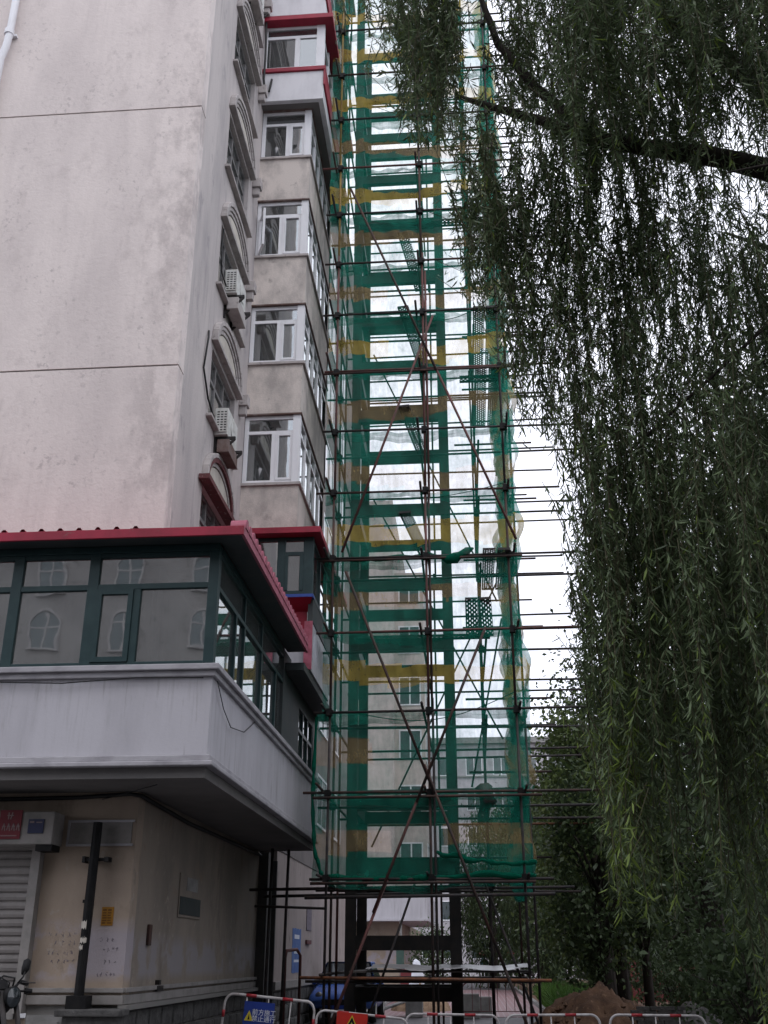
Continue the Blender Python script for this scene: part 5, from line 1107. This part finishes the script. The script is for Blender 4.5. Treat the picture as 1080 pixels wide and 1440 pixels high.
limb([(4.4, 8.6, 6.8), (4.1, 9.4, 7.9), (3.8, 9.9, 8.8), (3.2, 10.2, 9.4)], [.10, .07, .04, .015])
limb([(3.4, 8.1, 7.6), (2.76, 8, 6.72), (2.2, 8, 6.2), (1.75, 8, 5.8), (1.41, 8, 5.49), (1.2, 8, 5.1)], [.022, .018, .016, .013, .010, .006])
limb([(4.4, 8.6, 6.5), (3.9, 7.6, 7.4), (3.0, 6.9, 7.6), (2.2, 6.7, 7.3)], [.05, .035, .02, .008])
STR = []   # strand base, length
def grp(n, x, y, zb, L, dens=1.): STR.extend([(random.uniform(*x), random.uniform(*y), random.uniform(*zb), random.uniform(*L), dens) for _ in range(n)])
#      n    x range        y range      bottom z      length
grp(13, (-1.05, -.5), (7.8, 8.3), (10.0, 10.9), (.8, 1.6), .6)
grp(60, (-.52, .14), (7.6, 8.5), (9.2, 10.6), (1.2, 2.2))
grp(16, (-.35, .10), (7.6, 8.3), (8.75, 9.3), (1.2, 2.2))
grp(34, (.08, .45), (7.7, 8.4), (7.1, 8.4), (.9, 1.7))
grp(26, (.42, .75), (7.7, 8.5), (6.3, 8.0), (1.2, 2.0))
grp(16, (.45, .80), (7.8, 8.5), (5.7, 6.8), (1.0, 2.2), .7)
grp(58, (.7, 1.4), (7.6, 8.8), (6.4, 8.4), (1.1, 2.0))
grp(30, (.75, 1.2), (7.8, 8.6), (4.9, 6.4), (1.2, 2.6), .75)
grp(85, (.5, 1.9), (7.2, 8.6), (8.9, 10.6), (1.0, 2.2))
grp(150, (.9, 3.5), (8.3, 10), (8.8, 12), (1.2, 2.2))
grp(170, (1.3, 3.6), (6.6, 8.6), (8.2, 10.6), (1.2, 2.6))
grp(40, (1.0, 3.0), (6.0, 7.2), (7.2, 9.4), (1.2, 2.4))
grp(70, (.95, 3.3), (7.0, 7.85), (7.7, 8.9), (1.0, 1.9))
grp(45, (1.3, 2.1), (7.8, 10), (5.4, 7.8), (1.4, 2.6))
grp(150, (1.7, 3.9), (7.4, 10.2), (5.2, 8.2), (1.6, 2.8))
grp(22, (.98, 1.2), (7.9, 8.5), (3.2, 4.6), (1.4, 2.6), .8)
grp(74, (1.15, 1.9), (7.6, 9.4), (2.9, 5.2), (1.8, 3.0))
grp(40, (1.05, 1.5), (7.8, 9.0), (1.75, 3.2), (1.6, 2.8))
grp(95, (1.45, 2.7), (7.2, 9.8), (2.0, 3.8), (1.8, 3.0))
grp(80, (1.8, 3.4), (7.0, 10.4), (3.0, 5.4), (1.8, 3.0))
grp(60, (1.95, 3.2), (6.8, 9.5), (.9, 2.8), (1.6, 2.8))
grp(40, (2.4, 4.2), (9.5, 11.5), (1.0, 6.0), (1.8, 3.0))
stem_all = MB(); acc = []; n_parts = 0
grp(9, (.98, 1.3), (7.6, 8.3), (1.7, 2.5), (1.0, 1.7), 1.05)
grp(7, (1.5, 2.4), (7.2, 8.0), (9.3, 10.0), (.8, 1.4), 1.05)
order = sorted(range(len(STR)), key=lambda i: STR[i][1])
part_ids = set(order[:290])
def strand(x, y, zb, L, dens):
    m = max(6, int(L / .12)); t = np.linspace(0, 1, m); a = random.uniform(0, 6.28); arc = random.uniform(.1, .35); ph = random.uniform(0, 6)
    hx = -arc * np.cos(a) * (1 - t) ** 2.5 + .035 * np.sin(t * 5 + ph) * L / 2; hy = -arc * np.sin(a) * (1 - t) ** 2.5 + .03 * np.sin(t * 4 + ph * 2)
    C = np.stack([x + hx, y + hy, zb + L * (1 - t) - .10 * (1 - t) ** 6], 1)
    nl = max(4, int(L / .023 * dens)); u = np.sort(RNG.uniform(.03, 1, nl)); seg = np.clip((u * (m - 1)).astype(int), 0, m - 2); fr = (u * (m - 1) - seg)[:, None]
    P = C[seg] * (1 - fr) + C[seg + 1] * fr; T = unit(C[seg + 1] - C[seg])
    az = RNG.uniform(0, 2 * np.pi, nl); out = np.stack([np.cos(az), np.sin(az), np.zeros(nl)], 1)
    spr = RNG.uniform(.35, 1.1, nl)[:, None]; D = unit(T * RNG.uniform(.3, 1.2, nl)[:, None] + out * spr + RNG.normal(0, .3, (nl, 3)) + np.array([0, 0, -.35])); S = unit(np.cross(D, out + .3 * RNG.normal(0, 1, (nl, 3))))
    LL = RNG.uniform(.06, .14, nl); WW = LL * RNG.uniform(.10, .155, nl)
    r_ = RNG.random(nl); tone = random.random(); low = zb < 3.2
    mi = np.where(r_ < (.5 if tone < .5 else .18), 0, np.where(r_ < (.994 if not low else .975), 1, 2)); mi = np.where((u > .86) & (r_ > (.88 if not low else .6)), 2, mi)
    if dens > 1.01: mi = np.where(r_ > .45, 2, 1)
    return C, (P, D, S, LL, WW, mi)
for idx, (x, y, zb, L, dens) in enumerate(STR):
    got = [strand(x, y, zb, L, dens)]
    for q in range(random.choice((1, 2, 2, 3))):
        up = random.uniform(.05, .55) * L; l2 = min(L - up, random.uniform(.35, .9) * L * .6)
        got.append(strand(x + random.gauss(0, .07), y + random.gauss(0, .09), zb + up, max(.25, l2), dens))
    leaves = [np.concatenate(z) for z in zip(*[g_[1] for g_ in got])]
    if idx in part_ids:
        o = leaf_object('hanging_branch', *leaves, ['lf_dark', 'lf_mid', 'lf_young'], wt, bend=.15)
        st_ = MB()
        for c_, _ in got: st_.path([tuple(c) for c in c_[::2]], .0035, 3)
        st_.build('stem', 'twig', o)
    else:
        acc.append(leaves)
        for c_, _ in got: stem_all.path([tuple(c) for c in c_[::3]] if len(c_) > 6 else [tuple(c_[0]), tuple(c_[-1])], .0035, 3, cap=False)
A_ = [np.concatenate(z) for z in zip(*acc)]
leaf_object('foliage', *A_, ['lf_dark', 'lf_mid', 'lf_young'], wt, 'stuff')
stem_all.build('twigs', 'twig', wt, kind='stuff')
